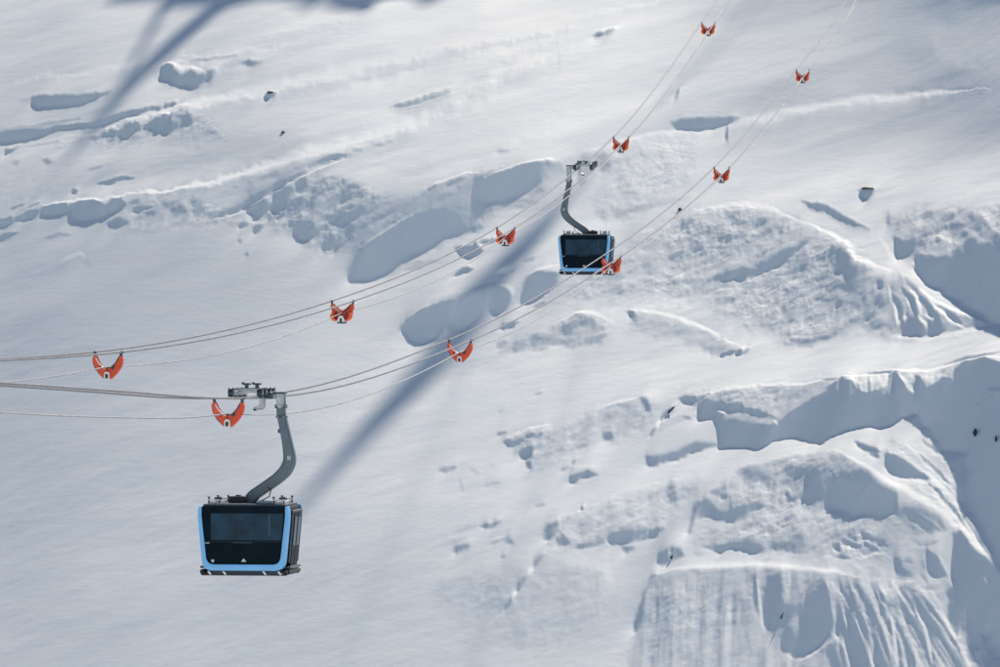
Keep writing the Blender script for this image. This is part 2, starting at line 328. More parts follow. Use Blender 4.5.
# steps left of the wall
patch([(598,412),(618,403),(640,398),(652,402),(655,418),(642,432),(620,442),(602,440)], 188, 3, 3, 0.9, 20)
stroke([(596,412),(618,401),(640,396)], 3, 228, 0.9)
patch([(640,398),(646,400),(650,412),(644,412)], 150, 1.5, 1.5); patch([(602,434),(610,431),(613,439),(604,441)], 146, 1.6, 1.5)
patch([(500,438),(520,430),(545,426),(570,424),(596,410),(600,436),(586,450),(560,462),(532,470),(520,456)], 196, 4, 4, 0.9, 18)
stroke([(503,440),(530,429),(550,424)], 3, 226, 0.8)
stroke([(503,443),(512,445),(524,442)], 5, 150, 0.95, 2); patch([(519,454),(528,448),(534,450),(531,459),(521,460)], 142, 1.5, 1.5)
stroke([(524,440),(541,435)], 4.5, 152, 0.9, 2); stroke([(526,461),(531,469)], 4.5, 155, 0.9)
stroke([(572,440),(584,430),(590,424)], 5, 172, 0.8, 3); stroke([(575,449),(588,444)], 4, 170, 0.8); stroke([(540,458),(560,452)], 4, 178, 0.8)
stroke([(560,472),(570,467),(578,460)], 2.6, 162, 0.8); stroke([(566,470),(570,466),(600,468)], 3, 222, 0.7)
patch([(568,483),(569,478),(588,473),(598,476),(586,479),(574,484)], 138, 1.1, 1)
stroke([(497,436),(508,432)], 2, 165); stroke([(440,472),(448,470),(456,467)], 4, 158, 0.9); stroke([(470,470),(480,474)], 3, 185, 0.8)
stroke([(460,480),(462,492)], 3, 190, 0.7); stroke([(484,487),(492,484),(499,484)], 3.4, 164); stroke([(534,508),(545,505)], 2, 176)
stroke([(498,414),(505,408)], 1.8, 188); stroke([(535,395),(543,392)], 2.2, 184); stroke([(634,405),(640,403)], 2, 184)
patch([(450,470),(500,462),(512,484),(470,495)], 203, 8, 5, 0.5, 10)
# mottled step above the bowl
patch([(544,538),(548,526),(562,520),(585,512),(610,500),(640,490),(668,484),(700,478),(700,500),(672,520),(662,530),(655,538),(630,546),(608,548),(575,548),(552,542)], 199, 3, 4, 0.9, 18)
patch([(543,540),(547,527),(558,522),(557,531),(551,541)], 148, 1.5, 1.5); patch([(556,545),(561,535),(568,541),(570,547),(560,548)], 152, 1.5, 1.5)
stroke([(561,536),(570,528),(577,521)], 3, 175, 0.8)
patch([(576,528),(588,522),(590,530),(580,533)], 165, 2.4, 2.4, 0.9, 8)
stroke([(574,549),(590,548),(606,543)], 3, 150)
patch([(606,541),(625,535),(650,533),(664,529),(656,538),(632,544),(612,548)], 136, 1.3, 1.4)
patch([(620,549),(632,548),(636,550),(628,555),(624,554)], 150, 1.3, 1.3)
patch([(663,492),(672,484),(679,490),(677,500),(668,506)], 150, 3, 3, 0.9, 14); patch([(683,492),(694,487),(690,496)], 162, 2.5, 2, 0.9)
patch([(640,537),(655,533),(661,526),(654,536),(644,541)], 140, 1.5, 1)
stroke([(548,524),(575,514),(612,497),(645,486),(690,476)], 3, 222, 0.7, 2)
for q in [(599,515),(640,514),(628,518),(650,500),(612,524)]: patch([(q[0]-3,q[1]),(q[0]+1,q[1]-3),(q[0]+4,q[1]+1),(q[0],q[1]+3)], 172, 2, 3, 0.7)
stroke([(581,511),(583,508)], 2, 90, 1, 0.2)
stroke([(481,529),(490,527),(500,523)], 3.6, 150); stroke([(483,528),(470,529),(452,536)], 2.6, 184, 0.8); stroke([(488,527),(494,523)], 1.6, 226)
patch([(452,553),(460,547),(470,546),(466,551),(456,556)], 146, 1.6, 1.4)
patch([(504,543),(508,539),(514,542),(514,546)], 158, 1.6, 1.4); stroke([(489,546),(500,542),(512,537)], 2.4, 178); stroke([(492,541),(508,537)], 2.6, 224, 0.8)
stroke([(500,559),(505,558)], 2, 165)
stroke([(440,545),(455,543)], 3, 190, 0.7)
# ---- bowl
patch([(440,600),(460,585),(510,575),(545,565),(590,566),(605,580),(602,610),(590,640),(555,652),(500,645),(470,625)], 184, 12, 8, 0.9, 9)
patch([(450,590),(500,578),(520,590),(500,606),(455,604)], 184, 8, 6, 0.6, 14)
stroke([(545,560),(575,560),(605,570),(612,590),(600,605)], 10, 214, 0.6, 4)
stroke([(560,577),(582,575)], 2, 172, 0.8)
stroke([(593,604),(597,590),(598,582)], 3, 178, 0.8); stroke([(580,625),(583,612),(590,607)], 4, 178, 0.7)
stroke([(505,640),(520,650),(545,648),(540,644)], 5, 172, 0.7, 4, 0.8, (1,1), 1.0)
stroke([(544,556),(538,563),(533,569)], 2.8, 140, 1, 0.6); stroke([(527,578),(520,586),(515,595)], 3.2, 140, 1, 0.8); stroke([(512,602),(505,610),(498,618)], 1.8, 140, 0.9, 0.6)
stroke([(533,570),(528,577)], 2.6, 226, 1, 0.4); stroke([(517,593),(512,602)], 3.0, 228, 1, 0.5); stroke([(505,612),(497,621)], 1.4, 222, 0.8, 0.4)
stroke([(455,575),(470,563),(482,553)], 3, 216, 0.6, 1)
patch([(651,577),(656,576),(652,600),(643,622),(637,634),(633,631),(634,622),(641,604)], 134, 1.3, 1)
stroke([(657,577),(655,590),(651,604)], 2.4, 218, 0.8, 1)
stroke([(636,636),(626,655),(618,667)], 3, 216, 0.6)
# ---- massif
stroke([(640,540),(680,515),(706,494),(740,471),(797,455),(836,450)], 6, 224, 0.75, 2, 0.9)
patch([(692,508),(708,495),(740,473),(797,457),(836,453),(850,460),(872,480),(900,500),(900,516),(830,512),(760,512),(720,524),(694,520)], 178, 3, 3, 0.95, 18)
addtex([(700,500),(740,478),(830,462),(890,500),(830,510),(740,510)], FL, 20, 6)
patch([(737,474),(748,472),(760,475),(770,484),(770,490),(759,487),(746,481)], 152, 2.4, 2.5, 0.95, 8)
patch([(711,494),(719,493),(729,498),(721,500)], 146, 1.4, 1.4)
patch([(783,474),(800,470),(818,470),(832,480),(842,474),(858,474),(874,481),(888,490),(898,500),(897,515),(883,517),(856,517),(842,515),(831,508),(820,501),(813,504),(798,499),(787,504),(786,492)], 150, 3, 3.5, 0.9, 14)
patch([(831,506),(842,515),(856,517.5),(883,517.5),(897,515),(900,498),(888,491),(876,487),(860,488),(845,483),(832,486)], 130, 1.8, 1.8, 1, 4)
patch([(786,504),(797,499),(812,504),(820,500),(822,488),(812,482),(806,488),(798,492),(787,494)], 134, 1.5, 2)
for a in [((846,484),(856,478)),((858,498),(866,490)),((852,481),(862,478)),((872,492),(886,500))]: stroke(a, 2, 176, 0.6, 1)
stroke([(786,490),(792,496),(800,494),(804,484)], 5, 212, 0.8, 2)
patch([(692,515),(697,507),(704,501),(710,506),(716,513),(726,516),(737,510),(752,507),(766,507),(752,515),(735,524),(719,522),(707,518),(699,519),(691,533),(686,534),(693,519)], 138, 1.4, 1.6)
patch([(712,502),(728,504),(730,512),(718,513)], 206, 1.6, 1.2, 0.9); stroke([(730,506),(731,513)], 1.8, 150, 0.9, 0.5)
patch([(690,536),(720,528),(780,512),(830,516),(900,520),(900,560),(840,562),(780,556),(700,548)], 181, 5, 4, 0.85, 20)
addtex([(740,515),(900,515),(900,560),(760,560)], DIU, 20, 8)
stroke([(688,543),(720,541),(755,542),(790,536)], 3, 178, 0.8, 2)
patch([(704,548),(719,547),(730,545),(741,546),(755,547),(765,552),(752,556),(742,553),(728,551),(721,554),(710,551)], 138, 1.3, 1.8, 1, 6)
patch([(766,551),(772,545),(778,548),(790,545),(800,542),(808,548),(806,554),(780,555)], 148, 1.6, 2.5, 0.95, 10)
patch([(765,532),(769,527),(775,532),(770,537)], 160, 1.8, 1.5); patch([(794,540),(800,537),(806,541),(800,546)], 150, 1.6, 1.6)
patch([(656,564),(660,556),(671,549),(680,551),(684,557),(675,563),(667,567),(661,568)], 140, 1.2, 1)
stroke([(668,566),(671,560),(673,552)], 2.4, 90, 1, 0.4); stroke([(668,560),(671,553)], 2, 220, 0.9, 0.4)
stroke([(692,556),(704,554)], 3, 170, 0.8)
# right half of massif: ridges running down to the right
patch([(838,450),(880,436),(920,432),(945,456),(966,472),(962,498),(975,520),(1000,566),(988,562),(955,530),(925,506),(890,494),(862,472)], 214, 3, 1.5, 0.9, 6)
addtex([(880,440),(945,456),(962,500),(1000,566),(950,525),(900,480)], DIA, 22, 6)
patch([(885,456),(893,457),(906,462),(926,476),(931,481),(915,481),(893,476),(886,469)], 138, 1.3, 1.2)
stroke([(855,443),(866,449),(880,453)], 4.5, 142, 0.95, 1.5); stroke([(868,454),(880,458)], 4, 150, 0.9, 1.5)
stroke([(836,451),(850,457),(866,468),(886,482),(908,492),(930,506),(950,522),(968,541),(985,557),(1004,576)], 6.5, 234, 0.95, 1.2)
stroke([(880,450),(905,461),(930,478),(948,495),(962,515),(978,540),(998,562)], 4.5, 234, 0.95, 1.2)
stroke([(905,445),(925,460),(945,480),(958,500)], 3, 230, 0.8, 1.2)
stroke([(925,482),(942,498),(958,515),(972,535)], 2.6, 158, 0.85, 1.5); stroke([(918,455),(935,470),(950,486)], 2.8, 160, 0.85, 1.5)
stroke([(922,440),(934,448),(938,456)], 2.8, 160, 0.8, 1.5); stroke([(952,462),(954,470)], 2.6, 150, 0.9, 1); stroke([(960,510),(976,536),(988,556)], 2.2, 165, 0.85, 1)
patch([(896,514),(906,511),(916,511),(928,514),(940,523),(948,531),(938,536),(926,538),(914,536),(904,530),(898,522)], 146, 1.8, 1.8, 0.95, 8)
stroke([(906,522),(916,528),(926,535)], 2.6, 206, 0.9, 1); stroke([(914,513),(930,522),(944,533)], 2.0, 196, 0.8, 1)
patch([(925,538),(950,533),(955,545),(952,566),(944,560),(932,548)], 204, 3, 2, 0.8)
patch([(897,522),(930,540),(926,552),(926,576),(905,580),(890,560),(870,545),(872,528)], 182, 5, 3, 0.9, 8)
stroke([(912,540),(920,546),(940,543)], 2.2, 158, 0.9, 1.5)
for a in [((838,542),(850,546),(861,550)),((858,534),(874,543),(888,548)),((864,545),(878,552)),((836,558),(850,560)),((846,538),(856,542)),((832,545),(842,552))]:
    stroke(a, 4.2, 142, 0.9, 1.5)
for a in [((842,548),(852,554),(862,556)),((844,566),(860,560),(886,554)),((862,540),(880,550))]: stroke(a, 2.6, 214, 0.8, 1)
patch([(926,551),(935,558),(946,578),(937,581),(930,576),(926,564)], 132, 1.2, 1)
stroke([(929,549),(940,561),(950,580)], 3, 226, 0.9, 1)
patch([(893,560),(900,561),(903,572),(914,578),(905,580),(897,577)], 144, 1.2, 1.2)
for a in [((888,585),(891,590)),((895,580),(915,580)),((920,575),(928,585)),((925,590),(936,591)),((900,590),(918,594)),((921,564),(925,572)),((903,562),(912,565))]: stroke(a, 2.6, 156, 0.85, 1)
# ---- curtain of flutes below the terrace
stroke([(655,576),(675,570),(720,568),(760,566),(800,571),(835,572),(860,580)], 7, 230, 0.9, 1.5, 0.8)
patch([(652,580),(676,575),(722,573),(762,572),(800,577),(836,578),(862,586),(880,590),(920,600),(944,618),(960,640),(990,690),(960,830),(620,830),(630,660),(640,634)], 176, 3, 2, 0.95, 6)
addtex([(652,582),(835,580),(835,830),(620,830)], FL, 20, 5)
addtex([(835,580),(935,595),(985,690),(960,830),(835,830)], FAN, 46, 6)
addtex([(652,582),(780,580),(780,660),(640,667)], TEX, 9, 8)
for a in [((691,574),(700,576)),((720,575),(728,574)),((742,575),(750,574)),((762,573),(772,574))]: stroke(a, 3, 162, 0.8)
stroke([(712,585),(716,590),(722,586)], 3, 166, 0.8); stroke([(723,590),(724,620),(722,640)], 2.6, 172, 0.7, 1.5); stroke([(740,600),(744,630),(752,660)], 2.4, 160, 0.8, 1)
stroke([(698,592),(698,620),(694,650)], 4, 178, 0.6, 2); stroke([(662,600),(660,640)], 5, 178, 0.5, 2); stroke([(684,585),(682,640)], 6, 204, 0.5, 2)
patch([(751,580),(757,578),(760,600),(760,619),(754,614),(751,597)], 148, 1.8, 1.5); stroke([(757,582),(760,610),(764,636)], 2.4, 214, 0.9, 1)
patch([(766,579),(780,577),(783,590),(783,602),(780,612),(775,628),(769,634),(765,626),(763,605)], 143, 1.5, 1.4)
stroke([(776,630),(781,618),(785,608)], 2.2, 96, 1, 0.4); stroke([(785,607),(800,606)], 2.6, 205, 0.9, 1)
stroke([(786,600),(790,585),(789,578)], 3, 214, 0.8, 1); stroke([(796,582),(798,600)], 4, 160, 0.8, 1)
patch([(785,610),(800,607),(803,615),(792,624),(780,630),(778,628)], 146, 1.8, 1, 0.9)
patch([(780,640),(789,630),(797,628),(803,615),(806,601),(815,594),(822,584),(826,588),(830,604),(834,618),(833,632),(822,645),(806,655),(795,659),(786,655)], 139, 1.3, 1.4)
patch([(788,627),(800,622),(799,632),(794,641),(790,634)], 196, 1.4, 1, 0.9)
stroke([(838,640),(826,647),(812,656),(800,662)], 4, 222, 0.9, 1)
stroke([(826,584),(832,604),(836,628)], 4, 214, 0.9, 1); stroke([(840,592),(848,604),(853,612)], 4.5, 146, 0.9, 1); stroke([(833,588),(842,600),(850,614)], 3.5, 212, 0.8, 1)
patch([(847,621),(853,622),(858,636),(864,650),(870,672),(880,700),(866,700),(858,667),(852,652),(849,638)], 132, 1.3, 1)
patch([(858,614),(866,624),(874,644),(880,662),(892,700),(884,700),(868,650),(860,630)], 136, 1.4, 1)
stroke([(852,618),(860,632),(868,652),(878,680)], 3.5, 222, 0.95, 1); stroke([(838,626),(832,635),(846,652),(852,680)], 4, 216, 0.9, 1)
patch([(826,655),(832,648),(840,664),(848,690),(838,690),(830,668)], 150, 1.5, 1.2)
for a in [((876,600),(884,608),(892,620)),((884,605),(896,611)),((903,612),(912,640),(918,655)),((918,612),(930,634),(940,650)),((905,596),(918,614),(928,625)),((900,590),(908,602))]:
    stroke(a, 3.2, 152, 0.85, 1)
for a in [((828,580),(842,612),(850,640)),((846,580),(866,620),(876,667)),((862,588),(884,630),(897,680)),((875,592),(900,640),(912,690)),((892,598),(915,650),(926,700))]:
    stroke(a, 3.4, 214, 0.7, 2); stroke([(q[0]-5,q[1]+2) for q in a], 4, 146, 0.6, 2)
for a in [((914,610),(926,636),(932,667)),((935,600),(950,630),(970,668),(985,700)),((890,616),(896,650),(898,690))]:
    stroke(a, 3, 226, 0.85, 1)
# right lower shadow
patch([(953,537),(960,532),(974,553),(987,561),(1000,578),(1250,700),(1250,830),(1010,830),(985,690),(966,655),(953,632),(945,619),(949,608),(945,595),(954,591),(951,567),(954,548)], 140, 1.4, 1.4, 1, 4)
stroke([(944,582),(951,584),(954,591)], 4, 216, 0.9, 0.8)
patch([(958,640),(961,632),(964,636),(966,617),(970,622),(971,640),(976,652),(990,634),(991,645),(1000,660),(1010,676),(1030,700),(1000,720),(975,690)], 205, 1.6, 2.5, 0.95, 36)
stroke([(983,635),(985,650),(998,668)], 2.4, 232, 0.9, 2); stroke([(967,640),(975,655),(984,672)], 2.6, 140, 0.9, 1.5)
patch([(984,580),(989,579),(989,586),(985,586)], 205, 1.2, 1); stroke([(976,628),(980,655)], 3, 128, 0.8)
for q in [(978,406),(991,398)]: patch([(q[0]-1.5,q[1]),(q[0]+1,q[1]-2),(q[0]+2,q[1]+1)], 215, 1, 0.5)
stroke([(988,390),(1004,391)], 3.5, 200, 0.9, 0.8)

# texture in the broad shaded mid-tones
addtex([(850,560),(950,590),(975,667),(860,600)], DIA, 14, 8)
addtex([(560,300),(700,215),(800,225),(900,290),(910,330),(760,335)], DIU, 12, 12)
addtex([(780,240),(900,285),(905,330),(800,330)], DIA, 12, 10)
addtex([(893,215),(1010,205),(1060,240),(930,258)], DIA, 22, 5)
addtex([(540,538),(610,500),(700,478),(700,500),(655,540),(575,548)], DIU, 12, 5)
addtex([(250,190),(350,178),(404,214),(330,255),(262,222)], DIU, 20, 6)
# ---- from the painted light and shade to heights
def lin(v):
    c = np.clip(v, 0, 255)/255.0
    return np.where(c <= 0.04045, c/12.92, ((c+0.055)/1.055)**2.4)
LSH, LB = float(lin(np.array(147.0))), float(lin(np.array(205.0)))
TE = math.tan(SUN_EL); CE = math.cos(SUN_EL); MC2 = (SLOPE*0.447)**2; RB = SLOPE*0.894
_R = np.linspace(-0.5, 1.4, 900); _I = (TE-_R)/np.sqrt(1+MC2+_R*_R)
_I = _I/((TE-RB)/math.sqrt(1+MC2+RB*RB))
def tone_to_q(v):
    I = (lin(v)-LSH)/(LB-LSH)
    d = -0.12-0.42*np.clip((150-v)/32.0, 0, 1.2)
    k = smooth((v-142)/14.0)
    I = d*(1-k)+np.maximum(I, 0.03)*k
    return np.interp(-I, -_I, _R)-RB        # extra rise per metre towards the sun
DX, DY = 0.10, 0.135
GX0, GX1, GY0, GY1 = -72.0, 72.0, 448.0, 662.0
xs = np.arange(GX0, GX1, DX); ys = np.arange(GY0, GY1, DY)
XX, YY = np.meshgrid(xs, ys)
BASE = Z0+SLOPE*(YY-Y0)
def sample(A, px, py):
    u = np.clip(px+OX, 0, CW-1.01); v = np.clip(py+OY, 0, CH-1.01)
    i = u.astype(np.int64); j = v.astype(np.int64); fu = (u-i); fv = (v-j)
    return (A[j, i]*(1-fu)+A[j, i+1]*fu)*(1-fv)+(A[j+1, i]*(1-fu)+A[j+1, i+1]*fu)*fv
ex = smooth(np.minimum(XX-GX0, GX1-XX)/9.0)*smooth(np.minimum(YY-GY0, GY1-YY)/12.0)
ny, nx = XX.shape
kx = 2*np.pi*np.fft.rfftfreq(nx, DX)[None, :]; ky = 2*np.pi*np.fft.fftfreq(ny, DY)[:, None]
ka = kx*SUN_AZ[0]+ky*SUN_AZ[1]; kc = kx*SUN_AZ[1]-ky*SUN_AZ[0]
MU, EPS = 0.05, (1/110.0)**2
INV = -1j*ka/(ka**2+MU*kc**2+EPS)
def blur(A, n):
    for _ in range(n):
        A = (np.roll(A, 1, 0)+2*A+np.roll(A, -1, 0))/4; A = (np.roll(A, 1, 1)+2*A+np.roll(A, -1, 1))/4
    return A
V = V+1.25*(V-blur(V, 6))*smooth((V-120)/20)
VB = 0.55*blur(V, 70)+0.45*blur(V[::2, ::2], 70).repeat(2, 0).repeat(2, 1)[:CH, :CW]
V = np.where((VB < V) & (V > 140), V-0.30*(V-VB)*smooth((236-V)/26), V)
QV = tone_to_q(V).astype(np.float32)
H = np.zeros_like(XX); TL = 0.0
for it in range(7):
    px = CX+FPX*XX/YY; py = CY-FPX*(BASE+H)/YY
    ce = ex*smooth((np.minimum(np.minimum(px+OX, CW-OX-px), np.minimum(py+OY, CH-OY-py))-4)/70.0)
    q = sample(QV, px, py); qa = (q*ce).sum()/ce.sum(); q = q*ce+qa*(1-ce)
    qm = q.mean(); q = q-qm
    Hn = np.fft.irfft2(np.fft.rfft2(q)*INV, s=q.shape)
    r_ = 1.0 if it == 0 else 0.55
    HP = Hn if it == 0 else HP*(1-r_)+Hn*r_
    TL = TL*(1-r_)+qm/0.894*r_
    H = HP+TL*(YY-Y0-55)
# towards the border of the tone-mapped area the fine shapes give way to the broad lie of the slope
HS = np.fft.irfft2(np.fft.rfft2(HP)*np.exp(-0.5*(kx**2+ky**2)*9.0**2), s=HP.shape)
bw = smooth(np.minimum(np.minimum(XX-GX0, GX1-XX)/9.0, np.minimum(YY-GY0, GY1-YY)/12.0))
HP = HP*bw+HS*(1-bw); H = HP+TL*(YY-Y0-55)
# fine relief: wind crust and broken snow where the painted mask marks the surface rough
px = CX+FPX*XX/YY; py = CY-FPX*(BASE+H)/YY
RG = ce*np.clip(sample(ROUGH, px, py), 0, 1)*(0.35+0.95*smooth(0.5+1.1*fbm(XX, YY*0.6, 583, 3, 0.5, 0.5, 9, 4)))
LIT = smooth((sample(V, px, py)-138)/26.0)
s1 = 1-2.4*np.abs(fbm(XX, YY*0.6, 501, 5, 0.6, 0.55, 1.9, 0.75)); s2 = fbm(XX, YY*0.6, 521, 5, 0.66, 0.5, 1.2, 0.55)
H = H+RG*(0.085*s1+0.115*s2)*(0.35+0.65*LIT)
w1 = fbm(XX, YY*0.6, 541, 3, 0.62, 0.42, 3.4, 0.42); w2 = fbm(XX, YY*0.6, 561, 3, 0.6, 0.25, 1.0, 0.24)
WM = smooth(0.55+1.3*fbm(XX, YY, 571, 3, 0.5, 0.4, 26, 14))
H = H+(0.016*w1*(0.35+WM)+0.006*w2)
# ================================================================ scene
import bpy, bmesh
from mathutils import Vector, Matrix
sc = bpy.context.scene
COL = sc.collection

def tag(o, label=None, cat=None, group=None, kind=None):
    if label: o['label'] = label
    if cat: o['category'] = cat
    if group: o['group'] = group
    if kind: o['kind'] = kind
    return o

# ---------------------------------------------------------------- materials
def mat(name, col, rough=0.5, metal=0.0, spec=0.5, noise=0.0, nscale=6.0, bump=0.0, bscale=20.0, coat=0.0):
    m = bpy.data.materials.new(name); m.use_nodes = True
    nt = m.node_tree; b = nt.nodes['Principled BSDF']
    b.inputs['Base Color'].default_value = (*col, 1); b.inputs['Roughness'].default_value = rough
    b.inputs['Metallic'].default_value = metal; b.inputs['Specular IOR Level'].default_value = spec
    b.inputs['Coat Weight'].default_value = coat
    tc = nt.nodes.new('ShaderNodeTexCoord')
    if noise:
        n = nt.nodes.new('ShaderNodeTexNoise'); n.inputs['Scale'].default_value = nscale; n.inputs['Detail'].default_value = 6
        nt.links.new(tc.outputs['Object'], n.inputs['Vector'])
        r = nt.nodes.new('ShaderNodeValToRGB')
        r.color_ramp.elements[0].position = 0.3; r.color_ramp.elements[1].position = 0.72
        r.color_ramp.elements[0].color = (*[c*(1-noise) for c in col], 1)
        r.color_ramp.elements[1].color = (*[min(1, c*(1+noise)) for c in col], 1)
        nt.links.new(n.outputs['Fac'], r.inputs['Fac']); nt.links.new(r.outputs['Color'], b.inputs['Base Color'])
    if bump:
        n2 = nt.nodes.new('ShaderNodeTexNoise'); n2.inputs['Scale'].default_value = bscale; n2.inputs['Detail'].default_value = 8
        nt.links.new(tc.outputs['Object'], n2.inputs['Vector'])
        bp = nt.nodes.new('ShaderNodeBump'); bp.inputs['Strength'].default_value = 1.0; bp.inputs['Distance'].default_value = bump
        nt.links.new(n2.outputs['Fac'], bp.inputs['Height']); nt.links.new(bp.outputs['Normal'], b.inputs['Normal'])
    return m

def snow_material():
    m = bpy.data.materials.new('snow'); m.use_nodes = True
    nt = m.node_tree; b = nt.nodes['Principled BSDF']
    b.inputs['Roughness'].default_value = 0.75; b.inputs['Specular IOR Level'].default_value = 0.15
    tc = nt.nodes.new('ShaderNodeTexCoord')
    mp = nt.nodes.new('ShaderNodeMapping'); mp.inputs['Rotation'].default_value = (0, 0, 0.62); mp.inputs['Scale'].default_value = (0.35, 1.3, 1.0)
    nt.links.new(tc.outputs['Object'], mp.inputs['Vector'])
    n = nt.nodes.new('ShaderNodeTexNoise'); n.inputs['Scale'].default_value = 0.25; n.inputs['Detail'].default_value = 7
    nt.links.new(mp.outputs['Vector'], n.inputs['Vector'])
    r = nt.nodes.new('ShaderNodeValToRGB')
    r.color_ramp.elements[0].position = 0.3; r.color_ramp.elements[1].position = 0.7
    r.color_ramp.elements[0].color = (0.765, 0.84, 0.87, 1); r.color_ramp.elements[1].color = (0.828, 0.877, 0.885, 1)
    nt.links.new(n.outputs['Fac'], r.inputs['Fac']); nt.links.new(r.outputs['Color'], b.inputs['Base Color'])
    n2 = nt.nodes.new('ShaderNodeTexNoise'); n2.inputs['Scale'].default_value = 1.6; n2.inputs['Detail'].default_value = 8; n2.inputs['Roughness'].default_value = 0.62
    nt.links.new(mp.outputs['Vector'], n2.inputs['Vector'])
    bp = nt.nodes.new('ShaderNodeBump'); bp.inputs['Distance'].default_value = SNOW_BUMP; bp.inputs['Strength'].default_value = 1.0
    nt.links.new(n2.outputs['Fac'], bp.inputs['Height']); nt.links.new(bp.outputs['Normal'], b.inputs['Normal'])
    return m

SNOW_BUMP = 0.019
M = dict(
    snow=snow_material(),
    blue=mat('blue_paint', (0.14, 0.45, 0.80), 0.35, noise=0.06, nscale=2, coat=0.3),
    dark=mat('dark_panel', (0.003, 0.010, 0.017), 0.38, noise=0.25, nscale=2.0, spec=0.05),
    glass=mat('tinted_window', (0.006, 0.036, 0.066), 0.15, noise=0.45, nscale=1.6, spec=0.16),
    black=mat('black_rubber', (0.015, 0.018, 0.022), 0.6, noise=0.2, nscale=8),
    arm=mat('arm_paint', (0.10, 0.145, 0.175), 0.45, noise=0.16, nscale=3, bump=0.004, bscale=14),
    galv=mat('galvanised_steel', (0.40, 0.45, 0.47), 0.42, 0.55, noise=0.22, nscale=7, bump=0.003, bscale=30),
    steel=mat('dark_steel', (0.05, 0.075, 0.10), 0.45, 0.4, noise=0.25, nscale=9),
    rope=mat('steel_rope', (0.20, 0.20, 0.21), 0.3, 0.85, noise=0.3, nscale=4),
    rope_glint=mat('glint_rope', (0.42, 0.42, 0.43), 0.28, 0.8, noise=0.25, nscale=3),  # lighter rope steel for the haul ropes, sun glint put into the colour
    orange=mat('orange_paint', (0.72, 0.072, 0.018), 0.42, noise=0.12, nscale=5),
    orange_lit=mat('orange_paint_lit', (0.85, 0.12, 0.022), 0.42, noise=0.10, nscale=5),  # same orange made brighter where the cheeks face the light
    white=mat('white_metal', (0.72, 0.73, 0.72), 0.4, noise=0.06, nscale=6),
    mark=mat('white_lettering', (0.55, 0.60, 0.62), 0.5),
    rock=mat('dark_rock', (0.035, 0.04, 0.05), 0.8, noise=0.4, nscale=6, bump=0.05, bscale=5),
)

def link_mesh(name, me, m, parent=None):
    me.materials.append(M[m]); o = bpy.data.objects.new(name, me); COL.objects.link(o)
    if parent: o.parent = parent
    return o

class MB:
    def __init__(s): s.bm = bmesh.new()
    def box(s, x0, x1, y0, y1, z0, z1, bev=0.0, mt=None):
        r = bmesh.ops.create_cube(s.bm, size=1.0)
        vs = r['verts']
        for v in vs: v.co = Vector((x0+(v.co.x+.5)*(x1-x0), y0+(v.co.y+.5)*(y1-y0), z0+(v.co.z+.5)*(z1-z0)))
        if bev:
            es = list({e for v in vs for e in v.link_edges})
            r2 = bmesh.ops.bevel(s.bm, geom=es, offset=bev, segments=2, affect='EDGES', profile=0.5)
        return s
    def tube(s, p0, p1, r0, r1=None, n=10):
        p0, p1 = Vector(p0), Vector(p1); d = p1-p0; r1 = r0 if r1 is None else r1
        mt = Matrix.Translation((p0+p1)/2) @ d.to_track_quat('Z', 'Y').to_matrix().to_4x4()
        bmesh.ops.create_cone(s.bm, cap_ends=True, segments=n, radius1=r0, radius2=r1, depth=d.length, matrix=mt)
        return s
    def prism(s, pts, y0, y1, bev=0.0):
        """outline in x,z extruded along y"""
        f = [s.bm.verts.new((x, y0, z)) for x, z in pts]; b = [s.bm.verts.new((x, y1, z)) for x, z in pts]
        n = len(pts)
        s.bm.faces.new(f); s.bm.faces.new(b[::-1])
        for i in range(n): s.bm.faces.new((f[(i+1) % n], f[i], b[i], b[(i+1) % n]))
        return s
    def loft(s, rings, cap=True):
        R = [[s.bm.verts.new(p) for p in r] for r in rings]; n = len(R[0])
        for a, b in zip(R[:-1], R[1:]):
            for i in range(n): s.bm.faces.new((a[i], a[(i+1) % n], b[(i+1) % n], b[i]))
        if cap: s.bm.faces.new(R[0][::-1]); s.bm.faces.new(R[-1])
        return s
    def build(s, name, m, parent=None, smooth=False):
        bmesh.ops.recalc_face_normals(s.bm, faces=s.bm.faces)
        me = bpy.data.meshes.new(name); s.bm.to_mesh(me); s.bm.free()
        if smooth:
            for p in me.polygons: p.use_smooth = True
            me.set_sharp_from_angle(angle=math.radians(38))
        return link_mesh(name, me, m, parent)

def empty(name, loc, rz=0.0):
    o = bpy.data.objects.new(name, None); COL.objects.link(o)
    o.location = loc; o.rotation_euler = (0, 0, rz); o.empty_display_size = 0.5
    return o

# ---------------------------------------------------------------- snow slope: one sheet
def outer(n, step0, grow=1.07):
    o = []; d = 0; st = step0
    for _ in range(n): d += st; o.append(d); st = min(st*grow, 160)
    return np.array(o)
ox_ = outer(115, 0.12); xsf = np.concatenate([-ox_[::-1]+xs[0], xs, xs[-1]+ox_])
oyn = outer(108, 0.15); oyf = outer(120, 0.15)
oyn = oyn[oyn < 1500]
ysf = np.concatenate([ys[0]-oyn[::-1], ys, ys[-1]+oyf])
yy = np.linspace(-1500, 6000, 30001)
sl = SLOPE/(1+np.exp(-(yy-230)/35))/(1+np.exp((yy-900)/50))-0.02/(1+np.exp((yy-150)/60))-0.28/(1+np.exp((yy+260)/40))  # last term: unseen opposite slope, added to bounce light onto the cabins
zz = np.concatenate([[0], np.cumsum((sl[1:]+sl[:-1])*0.5*(yy[1]-yy[0]))])
zz = zz-np.interp(Y0, yy, zz)+Z0
BY = np.interp(ysf, yy, zz)
mid = (ysf >= ys[0]-1e-6) & (ysf <= ys[-1]+1e-6)
BY[mid] = Z0+SLOPE*(ysf[mid]-Y0)
